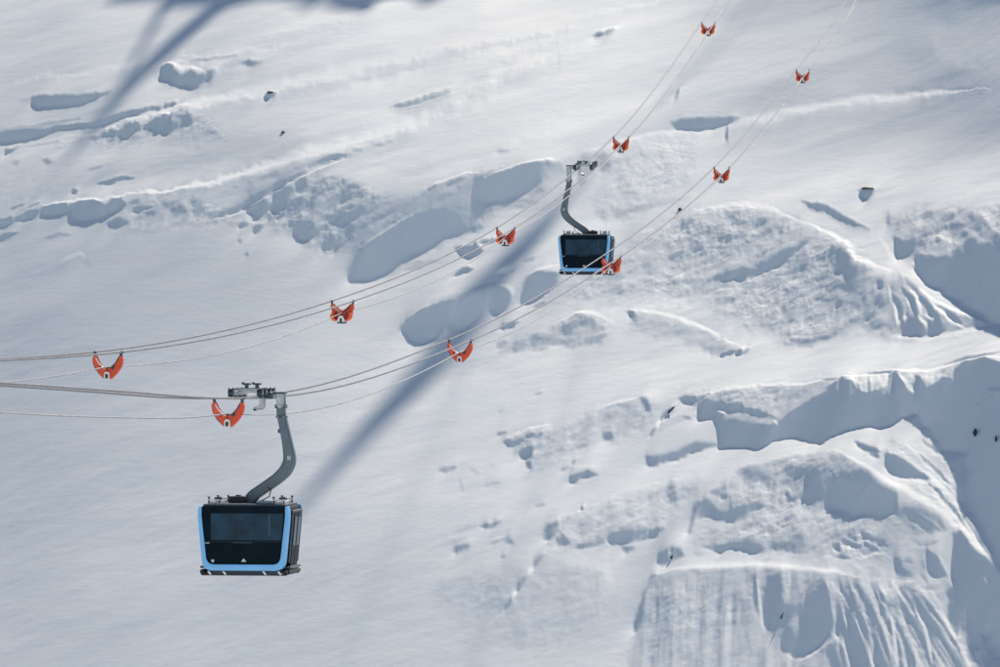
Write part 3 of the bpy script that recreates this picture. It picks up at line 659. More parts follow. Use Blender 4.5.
BY = BY+TL*(np.clip(ysf, 200, 900)-Y0-55)
fi = np.interp(xsf, xs, np.arange(nx)); fj = np.interp(ysf, ys, np.arange(ny))
ii = np.round(fi).astype(int); jj = np.round(fj).astype(int)
dxo = np.maximum(np.maximum(xs[0]-xsf, xsf-xs[-1]), 0); dyo = np.maximum(np.maximum(ys[0]-ysf, ysf-ys[-1]), 0)
HH = (H-TL*(YY-Y0-55))[jj][:, ii]
dist = np.hypot(dxo[None, :], dyo[:, None])
XF, YF = np.meshgrid(xsf, ysf)
HH = HH*np.exp(-(dist/75.0)**2)
HH = HH+smooth(dist/90.0)*4.0*fbm(XF, YF, 401, 4, 0.5, 0.4, 160, 90)+smooth(dist/30.0)*0.9*fbm(XF, YF, 411, 4, 0.55, 0.4, 45, 20)
HH = HH+smooth(dist/5.0)*np.exp(-dist/120.0)*0.16*fbm(XF, YF*0.7, 421, 4, 0.55, 0.45, 13, 4.5)+smooth(dist/2.0)*np.exp(-dist/14.0)*0.02*fbm(XF, YF*0.6, 431, 3, 0.6, 0.42, 3.4, 0.9)
ZF = BY[:, None]+HH
nyf, nxf = XF.shape
co = np.empty((nyf*nxf, 3), np.float32); co[:, 0] = XF.ravel(); co[:, 1] = YF.ravel(); co[:, 2] = ZF.ravel()
idx = np.arange(nyf*nxf, dtype=np.int32).reshape(nyf, nxf)
quads = np.stack([idx[:-1, :-1], idx[:-1, 1:], idx[1:, 1:], idx[1:, :-1]], -1).reshape(-1, 4)
me = bpy.data.meshes.new('snow_slope')
me.vertices.add(len(co)); me.vertices.foreach_set('co', co.ravel())
me.loops.add(quads.size); me.loops.foreach_set('vertex_index', quads.ravel().astype(np.int32))
me.polygons.add(len(quads)); me.polygons.foreach_set('loop_start', np.arange(0, quads.size, 4, dtype=np.int32))
me.polygons.foreach_set('loop_total', np.full(len(quads), 4, np.int32))
me.polygons.foreach_set('use_smooth', np.ones(len(quads), bool))
me.update()
terrain = link_mesh('snow_slope', me, 'snow'); tag(terrain, kind='structure')

def ground(x, y):
    """height of the snow at x, y"""
    j = int(np.clip(np.searchsorted(ysf, y), 1, nyf-1)); i = int(np.clip(np.searchsorted(xsf, x), 1, nxf-1))
    return float(ZF[j, i])
def at(px, py):
    """where the sight line through a tone map pixel meets the snow"""
    t = np.arange(452.0, 655.0, 0.1); x = (px-CX)/FPX*t; z = (CY-py)/FPX*t
    i = np.clip(((x-xs[0])/DX).astype(int), 0, nx-1); j = np.clip(((t-ys[0])/DY).astype(int), 0, ny-1)
    g = Z0+SLOPE*(t-Y0)+H[j, i]
    k = int(np.argmax(g >= z)); return Vector((x[k], t[k], g[k]))

# ---------------------------------------------------------------- rocks poking out of the snow; dark slivers added in place of shaded cracks
def rock(px, py, sx, sy, sz, seed, label, rz=0.0, cat='rock', lift=0.3, ry=0.0):
    p = at(px, py); r = random.Random(seed)
    bm = bmesh.new(); bmesh.ops.create_icosphere(bm, subdivisions=3, radius=1.0)
    o = Vector((r.uniform(-9, 9), r.uniform(-9, 9), r.uniform(-9, 9)))
    from mathutils import noise as mn
    for v in bm.verts:
        k = 1+0.55*mn.noise(v.co*1.3+o)+0.25*mn.noise(v.co*3.1+o)
        v.co = Vector((v.co.x*sx*k, v.co.y*sy*k, v.co.z*sz*k))
    me = bpy.data.meshes.new('rock'); bm.to_mesh(me); bm.free()
    ob = link_mesh('rock', me, 'rock'); ob.location = p+Vector((0, 0, sz*lift)); ob.rotation_euler = (0, ry, rz)
    return tag(ob, label, cat, 'dark rocks showing through the snow')
import random
rock(270, 93.5, 0.34, 0.25, 0.13, 3, 'small dark pointed rock on the smooth bright snow high up at the left')
rock(283, 133, 0.16, 0.16, 0.14, 4, 'tiny dark stone alone on the snow above the long bright ridge at the left')
rock(867, 189, 0.6, 0.3, 0.10, 5, 'flat dark rock with a triangular shadow on the snow at the upper right')
rock(680, 210.5, 0.20, 0.2, 0.18, 6, 'small dark rock at the snow crest right behind the far haul ropes')
rock(975, 436, 0.14, 0.3, 0.42, 7, 'narrow upright dark sliver in place of a crevice in the tall snow wall shadow, left of a thinner one', 0.3)
rock(996, 441, 0.09, 0.25, 0.38, 8, 'thin dark sliver in place of a crevice in the blue shadow at the right edge beneath the tall snow wall')

rock(668, 413, 0.10, 0.15, 0.75, 11, 'slanting dark sliver in place of a crack at the left end of the tall snow wall', ry=0.75, lift=-0.25)
rock(671, 559, 0.08, 0.12, 0.42, 12, 'short steep dark sliver in place of a crack in the small hollow left above the fluted snow face', ry=0.3, lift=-0.25)
rock(780, 619, 0.06, 0.10, 0.75, 13, 'long thin dark sliver in place of a crack between two blue hollows of the fluted snow face', ry=0.42, lift=-0.25)
# ---------------------------------------------------------------- ropes
LA, RA, LB_ = -39.4, -33.1, 0.135
def spline(P, t):
    P = np.array(P, float); x, y = P[:, 0], P[:, 1]
    m = np.gradient(y, x); i = np.clip(np.searchsorted(x, t)-1, 0, len(x)-2)
    h = x[i+1]-x[i]; u = (t-x[i])/h
    return (2*u**3-3*u**2+1)*y[i]+(u**3-2*u**2+u)*h*m[i]+(-2*u**3+3*u**2)*y[i+1]+(u**3-u**2)*h*m[i+1]
def zz_of(D, py): return (CY-py)*D/FPX
LP = [(30, 3.2), (90, 0.6), (140, -0.75), (175, -0.83), (191.7, -0.64), (241.2, 1.41), (294.1, 5.6), (329.3, 9.73), (348, 12.3), (404, 22.6), (416, 25.0), (520, 50), (640, 100)]
RP = [(30, 2.6), (90, -0.1), (147, -1.34), (160, -1.66), (176, -2.05), (184.3, -2.12), (232.8, -0.27), (288, 4.0), (348, 10.4), (411, 19.5), (462, 27.7), (520, 42), (640, 92)]
UNITL = np.array((LB_, 1.0, 0.0)); UNITL /= np.linalg.norm(UNITL)
PERP = Vector((UNITL[1], -UNITL[0], 0))
HG = 0.485
def line_pt(a, P, D): return Vector((a+LB_*D, D, float(spline(P, D))))
def rope(name, pts, r, label, strands=True, cat='rope', group=None):
    bm = bmesh.new(); n = 8; rings = []
    for k, p in enumerate(pts):
        a = pts[max(k-1, 0)]; b = pts[min(k+1, len(pts)-1)]; d = (b-a).normalized()
        s = d.cross(Vector((0, 0, 1))).normalized(); u = s.cross(d)
        rings.append([bm.verts.new(p+(s*math.cos(2*math.pi*i/n)+u*math.sin(2*math.pi*i/n))*r) for i in range(n)])
    for a, b in zip(rings[:-1], rings[1:]):
        for i in range(n): bm.faces.new((a[i], b[i], b[(i+1) % n], a[(i+1) % n]))
    bmesh.ops.recalc_face_normals(bm, faces=bm.faces)
    me = bpy.data.meshes.new(name); bm.to_mesh(me); bm.free()
    for p in me.polygons: p.use_smooth = True
    o = link_mesh(name, me, 'rope_glint' if name == 'haul_rope' else 'rope'); return tag(o, label, cat, group)
for a, P, nm in ((LA, LP, 'left'), (RA, RP, 'right')):
    for s in (-1, 1):
        pts = [line_pt(a, P, D)+PERP*HG*s for D in np.arange(30, 641, 3.0)]
        if nm == 'left':
            lb = 'left steel track rope of the farther ropeway lane, carrying the far blue gondola' if s < 0 else 'right steel track rope of the farther ropeway lane, meeting the far gondola wheels'
        else:
            lb = 'left steel track rope of the nearer ropeway lane, over the near blue gondola' if s < 0 else 'right steel track rope of the nearer ropeway lane, over the near blue gondola'
        rope('track_rope', pts, 0.035, lb, group='ropes of the cable car line')
CARL = [93, 142, 191.7, 241.2, 294.1, 348, 404, 460, 520, 580, 640]; CARR = [74, 127, 180, 232.8, 288, 348, 411, 470, 530, 590, 640]
HZ = -0.50
for a, P, cs, lb in ((LA, LP, CARL, 'thin sagging haul rope hung from the orange carriers of the farther lane'), (RA, RP, CARR, 'thin sagging haul rope hung from the orange carriers of the nearer lane')):
    pts = []
    for D in np.arange(cs[0], 640.1, 2.0):
        k = int(np.clip(np.searchsorted(cs, D)-1, 0, len(cs)-2)); u = (D-cs[k])/(cs[k+1]-cs[k])
        za = line_pt(a, P, cs[k]).z; zb = line_pt(a, P, cs[k+1]).z
        chord = za+(zb-za)*u; tr = line_pt(a, P, D).z
        z = min(tr, tr)+HZ-0.26*4*u*(1-u)
        pts.append(Vector((a+LB_*D, D, z)))
    rope('haul_rope', pts, 0.024, lb, group='ropes of the cable car line')

YAW = -math.atan(LB_)
# ---------------------------------------------------------------- orange slack carriers
def mirror(pts): return pts+[(-x, z) for x, z in reversed(pts) if abs(x) > 1e-6]
def carrier(D, a, P, wide, label):
    p = line_pt(a, P, D)
    pitch = math.atan((spline(P, D+2)-spline(P, D-2))/4)*0.5
    BZ = 0.95
    root = empty('slack_carrier', (p.x, p.y, p.z-BZ), YAW)
    tag(root, label, 'cable carrier', 'orange slack carriers along the ropes')
    def Z(pts): return [(x, z+BZ) for x, z in pts]
    for y0, y1 in ((-0.15, -0.12), (0.12, 0.15)):
        if wide:
            left = [(-0.42, -0.13), (-0.50, -0.17), (-0.49, -0.30), (-0.445, -0.43), (-0.455, -0.55), (-0.41, -0.68), (-0.30, -0.80), (-0.16, -0.88), (-0.02, -0.90), (-0.02, -0.42), (-0.08, -0.38), (-0.21, -0.29), (-0.31, -0.19), (-0.37, -0.12)]
        else:
            left = [(-0.45, -0.13), (-0.51, -0.17), (-0.51, -0.36), (-0.41, -0.56), (-0.29, -0.73), (-0.11, -0.93), (-0.02, -0.90), (-0.02, -0.56), (-0.12, -0.53), (-0.23, -0.44), (-0.33, -0.30), (-0.40, -0.13)]
        for s in (1, -1):
            MB().prism(Z([(x*s, z) for x, z in left]), y0, y1).build('arm_plate', 'orange', root)
    for s in (1, -1):
        # rim joining the two plates and the guide the grip slides over
        rim = [(-0.51, -0.19), (-0.49, -0.38), (-0.43, -0.53), (-0.32, -0.70), (-0.12, -0.91)] if not wide else [(-0.49, -0.18), (-0.48, -0.30), (-0.415, -0.42), (-0.43, -0.55), (-0.39, -0.68), (-0.29, -0.79), (-0.15, -0.87)]
        pts = [(x*s, z) for x, z in rim]; off = [(x*s*1.05, z-0.02) for x, z in rim]
        mb = MB(); mb.prism(Z(pts+off[::-1]), -0.12, 0.12); mb.build('rim', 'steel' if (s > 0 and not wide) else 'orange', root)
        c = MB(); c.box(s*0.455-0.035, s*0.455+0.035, -0.11, 0.11, BZ-0.17, BZ+0.03, 0.012)
        c.tube((s*HG, -0.16, BZ), (s*HG, 0.16, BZ), 0.048); c.build('rope_clamp', 'steel', root, True)
        g = MB(); q = [(s*0.40, -0.20), (s*0.30, -0.37), (s*0.17, -0.50), (s*0.08, -0.56)]
        if wide: q = [(s*0.37, -0.20), (s*0.27, -0.32), (s*0.16, -0.42), (s*0.07, -0.46)]
        for (x0, z0), (x1, z1) in zip(q[:-1], q[1:]): g.tube((x0, -0.17, z0+BZ), (x1, -0.17, z1+BZ), 0.022, n=8)
        g.build('guide_rod', 'white' if s < 0 else 'steel', root, True)
        d = MB(); d.tube((s*0.20-0.03, -0.16, BZ-0.60), (s*0.25, -0.16, BZ-0.50), 0.032, n=8); d.build('bolt_slot', 'steel', root)
        if wide:
            ch = MB()
            rings = []
            for k in range(7):
                t = k/6; ang = math.radians(-82+135*t)
                cx_, cz_ = s*(0.20+0.275*math.cos(ang)), -0.64+0.22*math.sin(ang)
                rings.append([(cx_, -0.14, cz_+BZ), (cx_*1.04, -0.40, cz_*1.0+BZ-0.03), (cx_*0.72+s*0.01, -0.43, cz_*0.86+BZ-0.09), (cx_*0.80, -0.15, cz_*0.92+BZ-0.05)])
            ch.loft([[Vector(v) for v in r] for r in rings]); ch.build('cheek_guide', 'orange_lit', root, True)
    h = MB(); h.prism(Z([(-0.16, -0.94), (0.16, -0.94), (0.15, -0.80), (0.07, -0.64), (-0.07, -0.64), (-0.15, -0.80)] if wide else [(-0.10, -0.95), (0.10, -0.95), (0.09, -0.74), (0.05, -0.68), (-0.05, -0.68), (-0.09, -0.74)]), -0.26 if not wide else -0.45, 0.2)
    hub = h.build('hub', 'white', root)
    yb = -0.262 if not wide else -0.452
    MB().box(-0.045, 0.045, yb-0.01, yb, BZ-0.91, BZ-0.76, 0).build('slot', 'black', hub)
    w = MB(); w.tube((-0.035, 0, 0), (0.035, 0, 0), 0.10, n=16)
    sh = w.build('sheave', 'steel', root, True); sh.location = (0, -0.05, BZ-0.60)
    if wide:
        b = MB(); b.prism(Z([(-0.19, -0.92), (0.19, -0.92), (0.13, -0.98), (-0.13, -0.98)]), -0.47, 0.2); b.build('bottom_bar', 'steel', root)
    return root

CL = [
 (191.7, LA, LP, False, 'slender orange V-shaped carrier on the farther lane, at the left edge above the near gondola'),
 (241.2, LA, LP, True, 'orange round-cheeked rope carrier on the farther lane, second from the left'),
 (294.1, LA, LP, True, 'orange rope carrier just left of the far gondola cabin'),
 (348.0, LA, LP, True, 'orange rope carrier on the farther lane just above and right of the far gondola wheels'),
 (404.0, LA, LP, True, 'topmost orange rope carrier, small, at the upper edge of the picture'),
 (180.0, RA, RP, False, 'orange V-shaped carrier directly left of the wheels of the near gondola'),
 (232.8, RA, RP, False, 'slim orange V-shaped carrier alone right of the near gondola arm, in mid picture'),
 (288.0, RA, RP, True, 'orange rope carrier in front of the lower right corner of the far gondola cabin'),
 (348.0, RA, RP, True, 'orange rope carrier on the nearer lane over the snow, right of the far gondola'),
 (411.0, RA, RP, True, 'orange rope carrier farthest to the right, high on the nearer lane')]
for c in CL: carrier(*c)

# ---------------------------------------------------------------- gondolas
def outline(pts, rad, seg=5):
    """rounded polygon, pts with own radius"""
    out = []; n = len(pts)
    for i in range(n):
        p = Vector(pts[i]); a = Vector(pts[i-1]); b = Vector(pts[(i+1) % n]); r = rad[i]
        u = (a-p).normalized(); v = (b-p).normalized()
        if r <= 0: out.append(tuple(p)); continue
        for k in range(seg+1):
            t = k/seg; q = (p+u*r)*(1-t)**2+p*2*t*(1-t)+(p+v*r)*t*t; out.append(tuple(q))
    return out

def gondola(px, py_rope, a, P, mir, drop, swing, label):
    D = a/((px-CX)/FPX-LB_); c = Vector((a+LB_*D, D, zz_of(D, py_rope)))
    S = -1.0 if mir else 1.0
    HT = 5.87+drop                      # rope to the underside
    root = empty('gondola', (c.x, c.y, c.z-HT), YAW)
    tag(root, label, 'gondola', 'blue and black gondolas on the ropeway')
    g = swing                            # sideways offset of the cabin
    zt, zb = 2.34, 0.20                  # top and bottom of the cabin shell
    prof = [(-1.51, zt), (-1.545, zt-0.30), (-1.40, zb+0.12), (-1.26, zb), (1.26, zb), (1.40, zb+0.12), (1.545, zt-0.30), (1.51, zt)]
    rad = [0.12, 0.25, 0.16, 0.10, 0.10, 0.16, 0.25, 0.12]
    prof = [(-1.52, zt), (-1.55, zt-0.32), (-1.38, zb), (1.38, zb), (1.55, zt-0.32), (1.52, zt)]
    rad = [0.13, 0.2, 0.33, 0.33, 0.2, 0.13]
    O = outline(prof, rad, 6)
    cz = (zt+zb)/2
    def ring(y, k, dx=0, ko=None): return [Vector((g+dx+x*k, y, cz+(z-cz)*(k if ko is None else ko))) for x, z in O]
    body = MB().loft([ring(-1.20, 0.965), ring(-1.05, 0.98), ring(-0.5, 0.985), ring(0.5, 0.985), ring(1.05, 0.97), ring(1.15, 0.94)]).build('cabin_body', 'dark', root, True)
    # blue U frames front and rear
    def uframe(y0, y1):
        ins = [(-1.40, zt-0.035), (-1.405, zt-0.33), (-1.225, zb+0.20), (1.225, zb+0.20), (1.405, zt-0.33), (1.40, zt-0.035)]
        ri = [0.0, 0.2, 0.26, 0.26, 0.2, 0.0]
        outp = [(-1.52, zt-0.01), (-1.55, zt-0.32), (-1.38, zb), (1.38, zb), (1.55, zt-0.32), (1.52, zt-0.01)]
        ro = [0.14, 0.2, 0.33, 0.33, 0.2, 0.14]
        def opn(pts, rr):
            o = []
            for i, p in enumerate(pts):
                if i in (0, len(pts)-1):
                    o.append(p); continue
                o += outline([pts[i-1], p, pts[i+1]], [0, rr[i], 0], 6)[1:-1]
            return o
        A = opn(outp, ro); B = opn(ins, ri)
        A[0] = (A[0][0]+0.03, A[0][1]); A[-1] = (A[-1][0]-0.03, A[-1][1])
        mb = MB(); bm = mb.bm
        ym = (y0+y1)/2
        rows = []
        for (ax, az), (bx, bz) in zip(A, B):
            mx, mz = (ax+bx)/2, (az+bz)/2
            s0 = 1 if y0 < 0 else -1
            yo = y0 if abs(y0) > abs(y1) else y1; yi = y1 if yo == y0 else y0
            rows.append([bm.verts.new((g+ax*0.985, yo*0.965+yi*0.035, az)), bm.verts.new((g+mx, yo, mz)), bm.verts.new((g+bx, yo*0.97+yi*0.03, bz)), bm.verts.new((g+bx, yi, bz)), bm.verts.new((g+ax*1.006, yi, az))])
        for r0, r1 in zip(rows[:-1], rows[1:]):
            for i in range(5): bm.faces.new((r0[i], r0[(i+1) % 5], r1[(i+1) % 5], r1[i]))
        bm.faces.new(rows[0]); bm.faces.new(rows[-1][::-1])
        return mb.build('blue_frame', 'blue', root, True)
    uframe(-1.36, -1.13); uframe(1.25, 1.05)
    for s in (-1, 1):
        y = s*1.27
        ip = outline([(-1.40, zt-0.02), (-1.405, zt-0.33), (-1.225, zb+0.19), (1.225, zb+0.19), (1.405, zt-0.33), (1.40, zt-0.02)], [0.05, 0.2, 0.26, 0.26, 0.2, 0.05], 6)
        pn = MB().prism([(g+x, z) for x, z in ip], min(y, s*1.15), max(y, s*1.15)).build('front_panel', 'dark', root)
        wz0, wz1 = 1.20, 2.08
        wp = outline([(-1.10, wz1), (-1.10, wz0), (1.27, wz0), (1.33, wz1)], [0.05, 0.05, 0.05, 0.05], 4)
        if s > 0: wp = [(-x, z) for x, z in wp]
        MB().prism([(g+x, z) for x, z in wp], min(y, y+s*0.012), max(y, y+s*0.012)).build('front_window', 'glass', pn)
        yy0 = y+s*0.004
        # faint markings: too small in the photograph to read, kept as short light dashes and two little emblems
        m_ = MB(); r = random.Random(5)
        def dashes(x0, x1, z, h):
            x = x0
            while x < x1:
                w_ = r.uniform(0.016, 0.03); m_.box(g+x*-s, g+(x+w_)*-s, min(y, yy0)-0.002, max(y, yy0)+0.002, z, z+h*r.choice((1, 1, 0.8))); x += w_+0.012
        dashes(-1.32, -1.16, 1.085, 0.045)
        m_.build('lettering', 'mark', pn)
        m2 = MB(); m2.box(g-0.36, g+0.28, y-0.004, y+0.004, 1.105, 1.125); m2.build('handrail_strip', 'steel', pn)
        m3 = MB()
        m3.prism([(g-0.09, 0.49), (g+0.09, 0.49), (g, 0.60)], y-0.005, y+0.005); m3.build('peak_emblem', 'mark', pn)
        for sx_ in (-0.02, ):
            m5 = MB(); m5.box(g-1.36, g+1.36, y-0.002, y+0.002, 1.148, 1.16); m5.build('panel_seam', 'black', pn)
        m6 = MB(); m6.box(g+s*-0.86-0.02, g+s*-0.86+0.02, y+s*0.011-0.003, y+s*0.011+0.003, 1.35, 2.05); m6.build('grab_pole', 'steel', pn)
        m4 = MB(); m4.box(g-1.08, g-0.99, y-0.005, y+0.005, 0.47, 0.56); m4.build('square_emblem', 'mark', pn)
    # sides: window, door leaves, grey ski rails
    for s in (-1, 1):
        def sx(z, e=0.0): return g+s*(1.55-(zt-0.32-z)*0.088+e) if z < zt-0.32 else g+s*(1.55+e-(z-zt+0.32)*0.09)
        def panel(name, y0, y1, z0, z1, e, m, th=0.02):
            mb = MB(); zs_ = np.linspace(z0, z1, 6)
            rings = [[Vector((sx(z, e), y0, z)), Vector((sx(z, e), y1, z)), Vector((sx(z, e-th), y1, z)), Vector((sx(z, e-th), y0, z))] for z in zs_]
            mb.loft(rings); return mb.build(name, m, root)
        panel('side_window', -0.98, 0.98, 1.05, 2.05, 0.012, 'glass')
        for y0, y1 in ((-0.62, -0.02), (0.02, 0.62)):
            d = panel('door_leaf', y0, y1, 0.32, 2.12, 0.05, 'dark', 0.03)
            mb = MB(); zs_ = np.linspace(1.0, 1.95, 5)
            mb.loft([[Vector((sx(z, 0.062), y0+0.08, z)), Vector((sx(z, 0.062), y1-0.08, z)), Vector((sx(z, 0.05), y1-0.08, z)), Vector((sx(z, 0.05), y0+0.08, z))] for z in zs_])
            mb.build('door_window', 'glass', d)
        for y in (-0.86, -0.74, 0.74, 0.86):
            mb = MB(); zs_ = np.linspace(0.45, 2.1, 7)
            for z0, z1 in zip(zs_[:-1], zs_[1:]): mb.tube((sx(z0, 0.03), y, z0), (sx(z1, 0.03), y, z1), 0.016, n=8)
            mb.build('ski_rail', 'arm', root, True)
        mb = MB(); mb.box(*sorted((g+s*1.46, g+s*1.60)), -0.9, 0.9, 2.10, 2.18, 0.02); mb.build('door_track', 'steel', root)
        mb = MB(); mb.box(*sorted((g+s*1.28, g+s*1.52)), -0.95, 0.95, 0.26, 0.33, 0.015); mb.build('door_sill', 'steel', root)
    # underside: skid frame
    sk = MB()
    for y in (-1.15, 1.15): sk.box(g-1.42, g+1.42, y-0.09, y+0.09, 0.03, 0.10, 0.02)
    for s in (-1, 1):
        sk.box(*sorted((g+s*1.30, g+s*1.46)), -1.2, 1.2, 0.05, 0.17, 0.03)
    sk.build('skid_frame', 'black', root, True)
    sk = MB(); sk.box(g-1.25, g+1.25, -1.05, 1.05, 0.10, 0.21, 0.02); sk.build('underfloor', 'steel', root)
    for x in (-1.22, -0.72, 0.62, 1.12):
        MB().prism([(g+x, 0.17), (g+x+0.07, 0.17), (g+x+0.15, 0.06), (g+x+0.08, 0.06)], -1.262, -1.235).build('bracket', 'white', root)
    bs = MB()
    for s in (-1, 1):
        bs.tube((g+s*1.43, -1.05, 0.15), (g+s*1.43, 1.05, 0.15), 0.08, n=12)
    bs.build('bumper', 'black', root, True)
    # roof
    MB().loft([[Vector((g+x, y, z)) for x, y in ((-1.38, -1.12), (1.38, -1.12), (1.38, 1.12), (-1.38, 1.12))] for z in (zt-0.03, zt+0.035)]+[[Vector((g+x, y, zt+0.06)) for x, y in ((-1.2, -1.0), (1.2, -1.0), (1.2, 1.0), (-1.2, 1.0))]]).build('roof', 'steel', root)
    ZR = zt+0.05
    for bx in (-1.25, -0.90, 0.92, 1.26):
        for by in (-0.8, 0.8):
            mb = MB(); mb.tube((g+bx, by, ZR-0.04), (g+bx, by, ZR+0.22), 0.028, n=8); mb.tube((g+bx, by, ZR+0.19), (g+bx, by, ZR+0.23), 0.045, n=8)
            mb.build('roof_post', 'steel', root, True)
    for bx in (-1.08, 1.09):
        for by in (-0.8, 0.8):
            mb = MB(); mb.box(g+bx-0.20, g+bx+0.20, by-0.03, by+0.03, ZR+0.10, ZR+0.14); mb.build('roof_rail', 'white', root)
        mb = MB(); mb.box(g+bx-0.13, g+bx+0.13, -0.95, 0.95, ZR-0.03, ZR+0.07, 0.02); mb.build('damper', 'galv', root)
        mb = MB(); mb.box(g+bx-0.10, g+bx+0.10, -0.2, 0.2, ZR+0.09, ZR+0.19, 0.02); mb.build('vent', 'black', root)
    jx = 0.10*S
    mb = MB(); mb.box(*sorted((g-S*0.65, g-S*0.10)), -0.45, 0.25, ZR-0.02, ZR+0.23, 0.025); mb.box(*sorted((g-S*0.45, g-S*0.32)), -0.3, 0.1, ZR+0.23, ZR+0.27, 0.01)
    mb.build('battery_box', 'black', root)
    mb = MB(); mb.box(*sorted((g+S*0.30, g+S*0.82)), -0.5, 0.4, ZR-0.02, ZR+0.09, 0.02); mb.build('roof_unit', 'galv', root)
    # hanger arm: one swept box section
    path = [(0.98, -0.27), (1.00, -0.55), (1.09, -0.95), (1.20, -1.45), (1.275, -1.85), (1.29, -2.05), (1.24, -2.25), (1.12, -2.45), (0.85, -2.70), (0.45, -2.98), (0.12, -3.22), (-0.02, -3.42), (-0.04, -3.62)]
    wid = [0.27, 0.29, 0.30, 0.33, 0.38, 0.41, 0.42, 0.41, 0.38, 0.37, 0.39, 0.42, 0.44]
    q = np.array(path); t = np.arange(len(q)); tt = np.linspace(0, len(q)-1, 60)
    def cr(v):
        return spline(list(zip(t, v)), tt)
    qx, qz, qw = cr(q[:, 0]), cr(q[:, 1]), cr(np.array(wid))
    rings = []
    f = np.linspace(0, 1, len(qx))
    for k in range(len(qx)):
        a0 = max(k-1, 0); a1 = min(k+1, len(qx)-1); d = Vector((qx[a1]-qx[a0], 0, qz[a1]-qz[a0])).normalized(); nrm = Vector((-d.z, 0, d.x))
        cpt = Vector((qx[k]*S+g*f[k], 0, qz[k]+HT-drop)); nrm.x *= S
        h = qw[k]/2; dd = 0.17; bv = 0.05
        rings.append([cpt+nrm*u_0+Vector((0, v_0, 0)) for u_0, v_0 in ((-h+bv, -dd), (h-bv, -dd), (h, -dd+bv), (h, dd-bv), (h-bv, dd), (-h+bv, dd), (-h, dd-bv), (-h, -dd+bv))])
    arm = MB().loft(rings).build('hanger_arm', 'arm', root, True)
    for v in arm.data.vertices:    # a longer link above the arm where the car hangs lower
        pass
    arm.location.z = 0.0
    for (bx, bz) in ((1.02, -1.0), ):
        mb = MB(); mb.box(S*0.94-0.06, S*0.94+0.06, -0.09, 0.09, HT-drop+bz-0.16, HT-drop+bz-0.03, 0.01); mb.build('arm_lug', 'steel', arm)
    for (bx, bz, bw) in ((1.005, -0.62, 0.17), (1.275, -1.95, 0.0)):
        if bw:
            mb = MB(); mb.box(S*bx-bw, S*bx+bw, -0.20, 0.20, HT-drop+bz-0.03, HT-drop+bz+0.03, 0.01); mb.build('flange', 'steel', arm)
            for q_ in (-0.10, 0.10):
                mb = MB(); mb.tube((S*bx+q_, -0.23, HT-drop+bz), (S*bx+q_, -0.19, HT-drop+bz), 0.022, n=6); mb.build('bolt', 'galv', arm)
        else:
            mb = MB(); mb.box(S*bx-0.06, S*bx+0.06, -0.178, -0.168, HT-drop+bz-0.10, HT-drop+bz+0.04, 0); mb.build('rating_plate', 'galv', arm)
    mb = MB(); c0 = Vector((S*0.60+g*0.7, -0.19, HT-drop-2.95)); c1 = Vector((S*0.78+g, -0.19, ZR+0.55-0.15)); c2 = Vector((S*0.30+g, -0.19, ZR+0.03))
    mb.tube(c0, (c0+c1)/2+Vector((S*0.03, 0, -0.02)), 0.018, n=6); mb.tube((c0+c1)/2+Vector((S*0.03, 0, -0.02)), c1*0.5+c2*0.5+Vector((S*0.12, 0, 0)), 0.018, n=6); mb.tube(c1*0.5+c2*0.5+Vector((S*0.12, 0, 0)), c2, 0.018, n=6)
    mb.build('cable', 'black', root)
    # clevis: the link between carriage and arm
    e0 = HT; mb = MB()
    for y in (-0.20, 0.20):
        mb.box(S*0.98-0.13, S*0.98+0.13, y-0.03, y+0.03, e0-0.30-drop, e0+0.17, 0.02)
    mb.tube((S*0.98, -0.26, e0-0.28-drop), (S*0.98, 0.26, e0-0.28-drop), 0.06)
    cl = mb.build('clevis', 'galv', root)
    mb = MB(); mb.box(S*0.98-0.16, S*0.98+0.16, -0.25, 0.25, e0+0.14, e0+0.20, 0.01); mb.box(S*0.98-0.17, S*0.98-0.12, -0.25, 0.25, e0-0.33-drop, e0-0.22-drop); mb.box(S*0.98+0.12, S*0.98+0.17, -0.25, 0.25, e0-0.33-drop, e0-0.22-drop)
    mb.build('clevis_cap', 'steel', cl)
    # carriage riding on the two track ropes
    pitch = math.atan((spline(P, D+3)-spline(P, D-3))/6)
    def fin(o): o.location = (0, 0, HT); o.rotation_euler = (pitch, 0, 0); return o
    L2 = 1.35
    for s in (-1, 1):
        x = S*s*HG
        bm_ = MB(); bm_.box(x-0.045+0.09*S*s*-1, x+0.045+0.09*S*s*-1, -L2+0.2, L2-0.2, 0.10, 0.26, 0.02)
        fr = fin(bm_.build('side_beam', 'galv', root))
        for wy in (-1.15, -0.42, 0.42, 1.15):
            w = MB(); w.tube((x-0.06, 0, 0), (x+0.06, 0, 0), 0.145, n=20); w.tube((x-0.085, 0, 0), (x-0.055, 0, 0), 0.175, n=20); w.tube((x+0.055, 0, 0), (x+0.085, 0, 0), 0.175, n=20)
            wo = w.build('wheel', 'steel', root, True); wo.location = Vector((0, wy, HT+0.175+wy*math.tan(pitch)))
            hb = MB(); hb.tube((x-0.10, 0, 0), (x+0.10, 0, 0), 0.05, n=12); hb.build('wheel_hub', 'galv', wo, True)
    mb = MB(); mb.box(-0.42, 0.42, -0.55, -0.40, 0.17, 0.34, 0.03); mb.box(-0.42, 0.42, 0.40, 0.55, 0.17, 0.34, 0.03); mb.box(-0.36, 0.36, -0.12, 0.12, 0.22, 0.33, 0.03)
    fin(mb.build('cross_beam', 'galv', root))
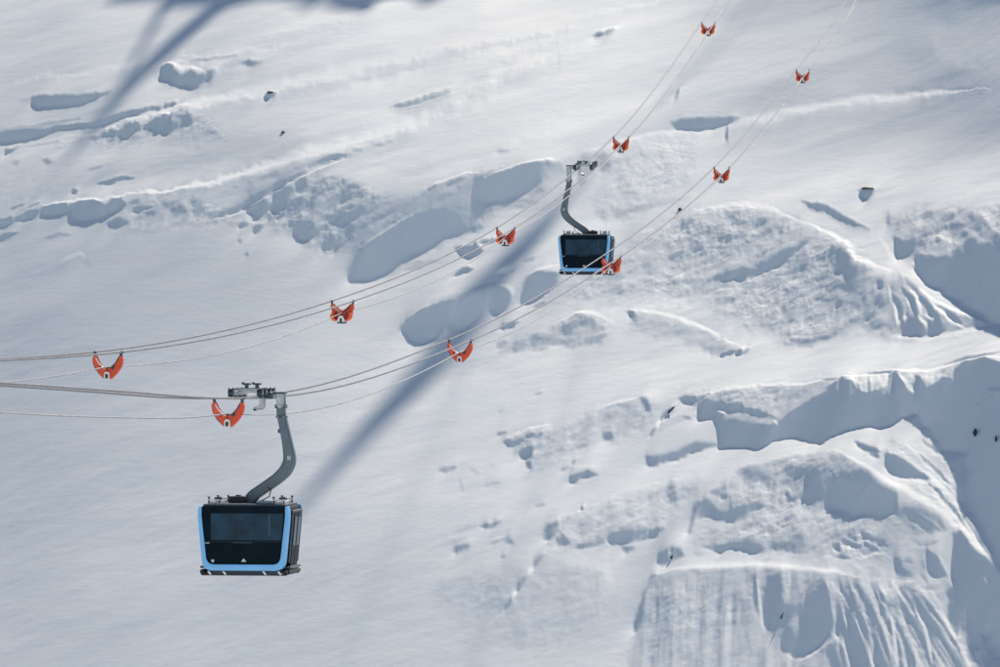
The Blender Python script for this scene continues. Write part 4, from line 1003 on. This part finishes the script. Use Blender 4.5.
    for bx in (-0.09, 0.26):
        mb = MB(); mb.box(S*bx-0.14, S*bx+0.14, -0.60, -0.36, 0.44, 0.50, 0.015); mb.box(S*bx-0.06, S*bx+0.06, -0.54, -0.42, 0.32, 0.46, 0.01); mb.box(S*bx-0.17, S*bx-0.09, -0.5, -0.46, 0.46, 0.53)
        fin(mb.build('grip_roller', 'steel', root))
    mb = MB(); mb.box(*sorted((S*0.34, S*0.46)), -0.62, -0.05, 0.02, 0.30, 0.03); mb.box(*sorted((S*0.50, S*0.72)), -0.35, 0.35, -0.03, 0.20, 0.04)
    fin(mb.build('brake_unit', 'steel', root))
    mb = MB(); mb.box(*sorted((S*0.60, S*1.02)), -0.12, 0.12, 0.06, 0.17, 0.02); mb.tube((S*0.70, 0, 0.1), (S*0.80, 0, 0.1), 0.13, n=14)
    fin(mb.build('pivot_beam', 'galv', root, True))
    # J-shaped haul rope grip
    j = outline([(0.30, 0.24), (0.30, -0.24), (0.14, -0.30), (0.10, -0.30), (0.10, -0.40), (0.34, -0.40), (0.46, -0.34), (0.47, 0.24)], [0, 0.06, 0, 0.02, 0.02, 0.08, 0.10, 0], 4)
    fin(MB().prism([((x)*S-0.02*S, z) for x, z in j], -0.22, 0.10).build('haul_grip', 'galv', root))
    mb = MB(); mb.box(*sorted((S*0.08, S*0.17)), -0.23, 0.11, -0.42, -0.36, 0.01); fin(mb.build('grip_jaw', 'black', root))
    return root

gondola(252, 398, RA, RP, False, 0.0, -0.05, 'near large blue-framed gondola cabin hanging at the lower left')
gondola(585.5, 168.5, LA, LP, True, 0.45, 0.06, 'far smaller blue-framed gondola cabin hanging in the upper middle')

# ---------------------------------------------------------------- unseen pylon-like shadow casters added uphill, shaped to shade the snow
def slim_shadow_caster():
    p = at(303, 503); x, y = p.x+0.447*160, p.y+0.894*160; z = ground(x, y); h = p.z+144.0-z+0.5
    root = empty('shadow_caster', (x, y, z-0.5))
    tag(root, 'unseen pylon-like mast added uphill, lattice foot and closed shaft shaped to cast the long shadow', 'shadow caster')
    mb = MB()
    for sx_ in (-1, 1):
        for sy_ in (-1, 1): mb.tube((sx_*2.2, sy_*2.2, 0), (sx_*0.2, sy_*0.2, h-30), 0.04, n=8)
    mb.build('lattice_foot', 'galv', root)
    mb = MB(); q = [(24, 0.10), (21, 0.3), (17, 1.1), (12, 1.5), (7, 1.2), (-3, 0.15)]
    for (a0, r0), (a1, r1) in zip(q[:-1], q[1:]): mb.tube((0, 0, h-a0), (0, 0, h-a1), r0, r1, n=24)
    mb.build('shaft', 'arm', root)
slim_shadow_caster()
def wide_shadow_caster():
    p = at(290, -7); x, y = p.x+0.447*100, p.y+0.894*100; z = ground(x, y); top = p.z+90.0
    root = empty('shadow_caster', (x, y, z-0.5))
    tag(root, 'unseen pylon-like structure added uphill, crossarm and posts shaped to cast the upper left shadows', 'shadow caster')
    h = top-z
    MB().tube((0, 0, 0), (0, 0, h), 1.6, 1.0, n=20).build('shaft', 'arm', root)
    mb = MB(); mb.box(-19, 9, -0.6, 0.6, h-1.0, h+0.2, 0.1); mb.box(-13, 3, -1.9, -0.62, h-0.6, h+0.1, 0.05)
    wing = [(6, 0.9), (8, 2.3), (9, 5.0), (21, 9.5), (19.5, 7.5), (16.5, 5.2), (15, 3.2), (12.5, 3.8), (7.5, 1.0), (7, -0.6), (5, -0.6)]  # outline shaped for the wedge of shadow it casts
    mb.loft([[Vector((x_, y_, z_)) for x_, y_ in wing] for z_ in (h-0.4, h+0.4)])
    mb.prism([(-9, h), (0, h), (-1, h+0.6), (-5, h+1.6)], -1.0, 1.0)
    mb.build('crossarm', 'arm', root)
    mb = MB(); mb.tube((-5.8, 0, h), (-6.1, 0, h+5.7), 1.0, 1.1, n=12).tube((-6.1, 0, h+5.7), (-6.1, 0, h+9), 1.1, 0.8, n=12).tube((-6.1, 0, h+9), (-4.7, 0, h+15), 0.95, 0.2, n=12); mb.build('shadow_post', 'arm', root)
    mb = MB(); mb.tube((-13, 0, h), (-6.5, 0, h+10), 0.5, 0.25, n=12); mb.build('shadow_post', 'arm', root)
wide_shadow_caster()

# ---------------------------------------------------------------- light, sky, camera
w = bpy.data.worlds.new('World'); sc.world = w; w.use_nodes = True
nt = w.node_tree; bg = nt.nodes['Background']
sky = nt.nodes.new('ShaderNodeTexSky'); sky.sky_type = 'NISHITA'; sky.sun_disc = False
sky.sun_elevation = SUN_EL; sky.sun_rotation = math.atan2(SUN_AZ[0], SUN_AZ[1]); sky.altitude = 3000
sky.air_density = 1.0; sky.dust_density = 1.0; sky.ozone_density = 0.5
nt.links.new(sky.outputs['Color'], bg.inputs['Color']); bg.inputs['Strength'].default_value = 0.086
sd = bpy.data.lights.new('sun', 'SUN'); sd.energy = 5.0; sd.angle = math.radians(0.7); sd.color = (1.0, 0.87, 0.74)
so = bpy.data.objects.new('sun', sd); COL.objects.link(so)
dirv = Vector((SUN_AZ[0]*CE, SUN_AZ[1]*CE, math.sin(SUN_EL)))
so.rotation_euler = dirv.to_track_quat('Z', 'Y').to_euler(); so.location = (0, 0, 200)

cd = bpy.data.cameras.new('camera'); cd.sensor_width = 36.0; cd.lens = FPX*36.0/1000.0
cd.clip_start = 1.0; cd.clip_end = 20000.0
cam = bpy.data.objects.new('camera', cd); COL.objects.link(cam)
cam.location = (0, 0, 0); cam.rotation_euler = (math.radians(90), 0, 0)
sc.camera = cam
sc.view_settings.view_transform = 'Standard'; sc.view_settings.look = 'None'
sc.view_settings.exposure = 0.20; sc.view_settings.gamma = 1.0; sc.view_settings.use_curve_mapping = False
sc.render.engine = 'CYCLES'
sc.cycles.max_bounces = 6; sc.cycles.diffuse_bounces = 3; sc.cycles.use_denoising = True
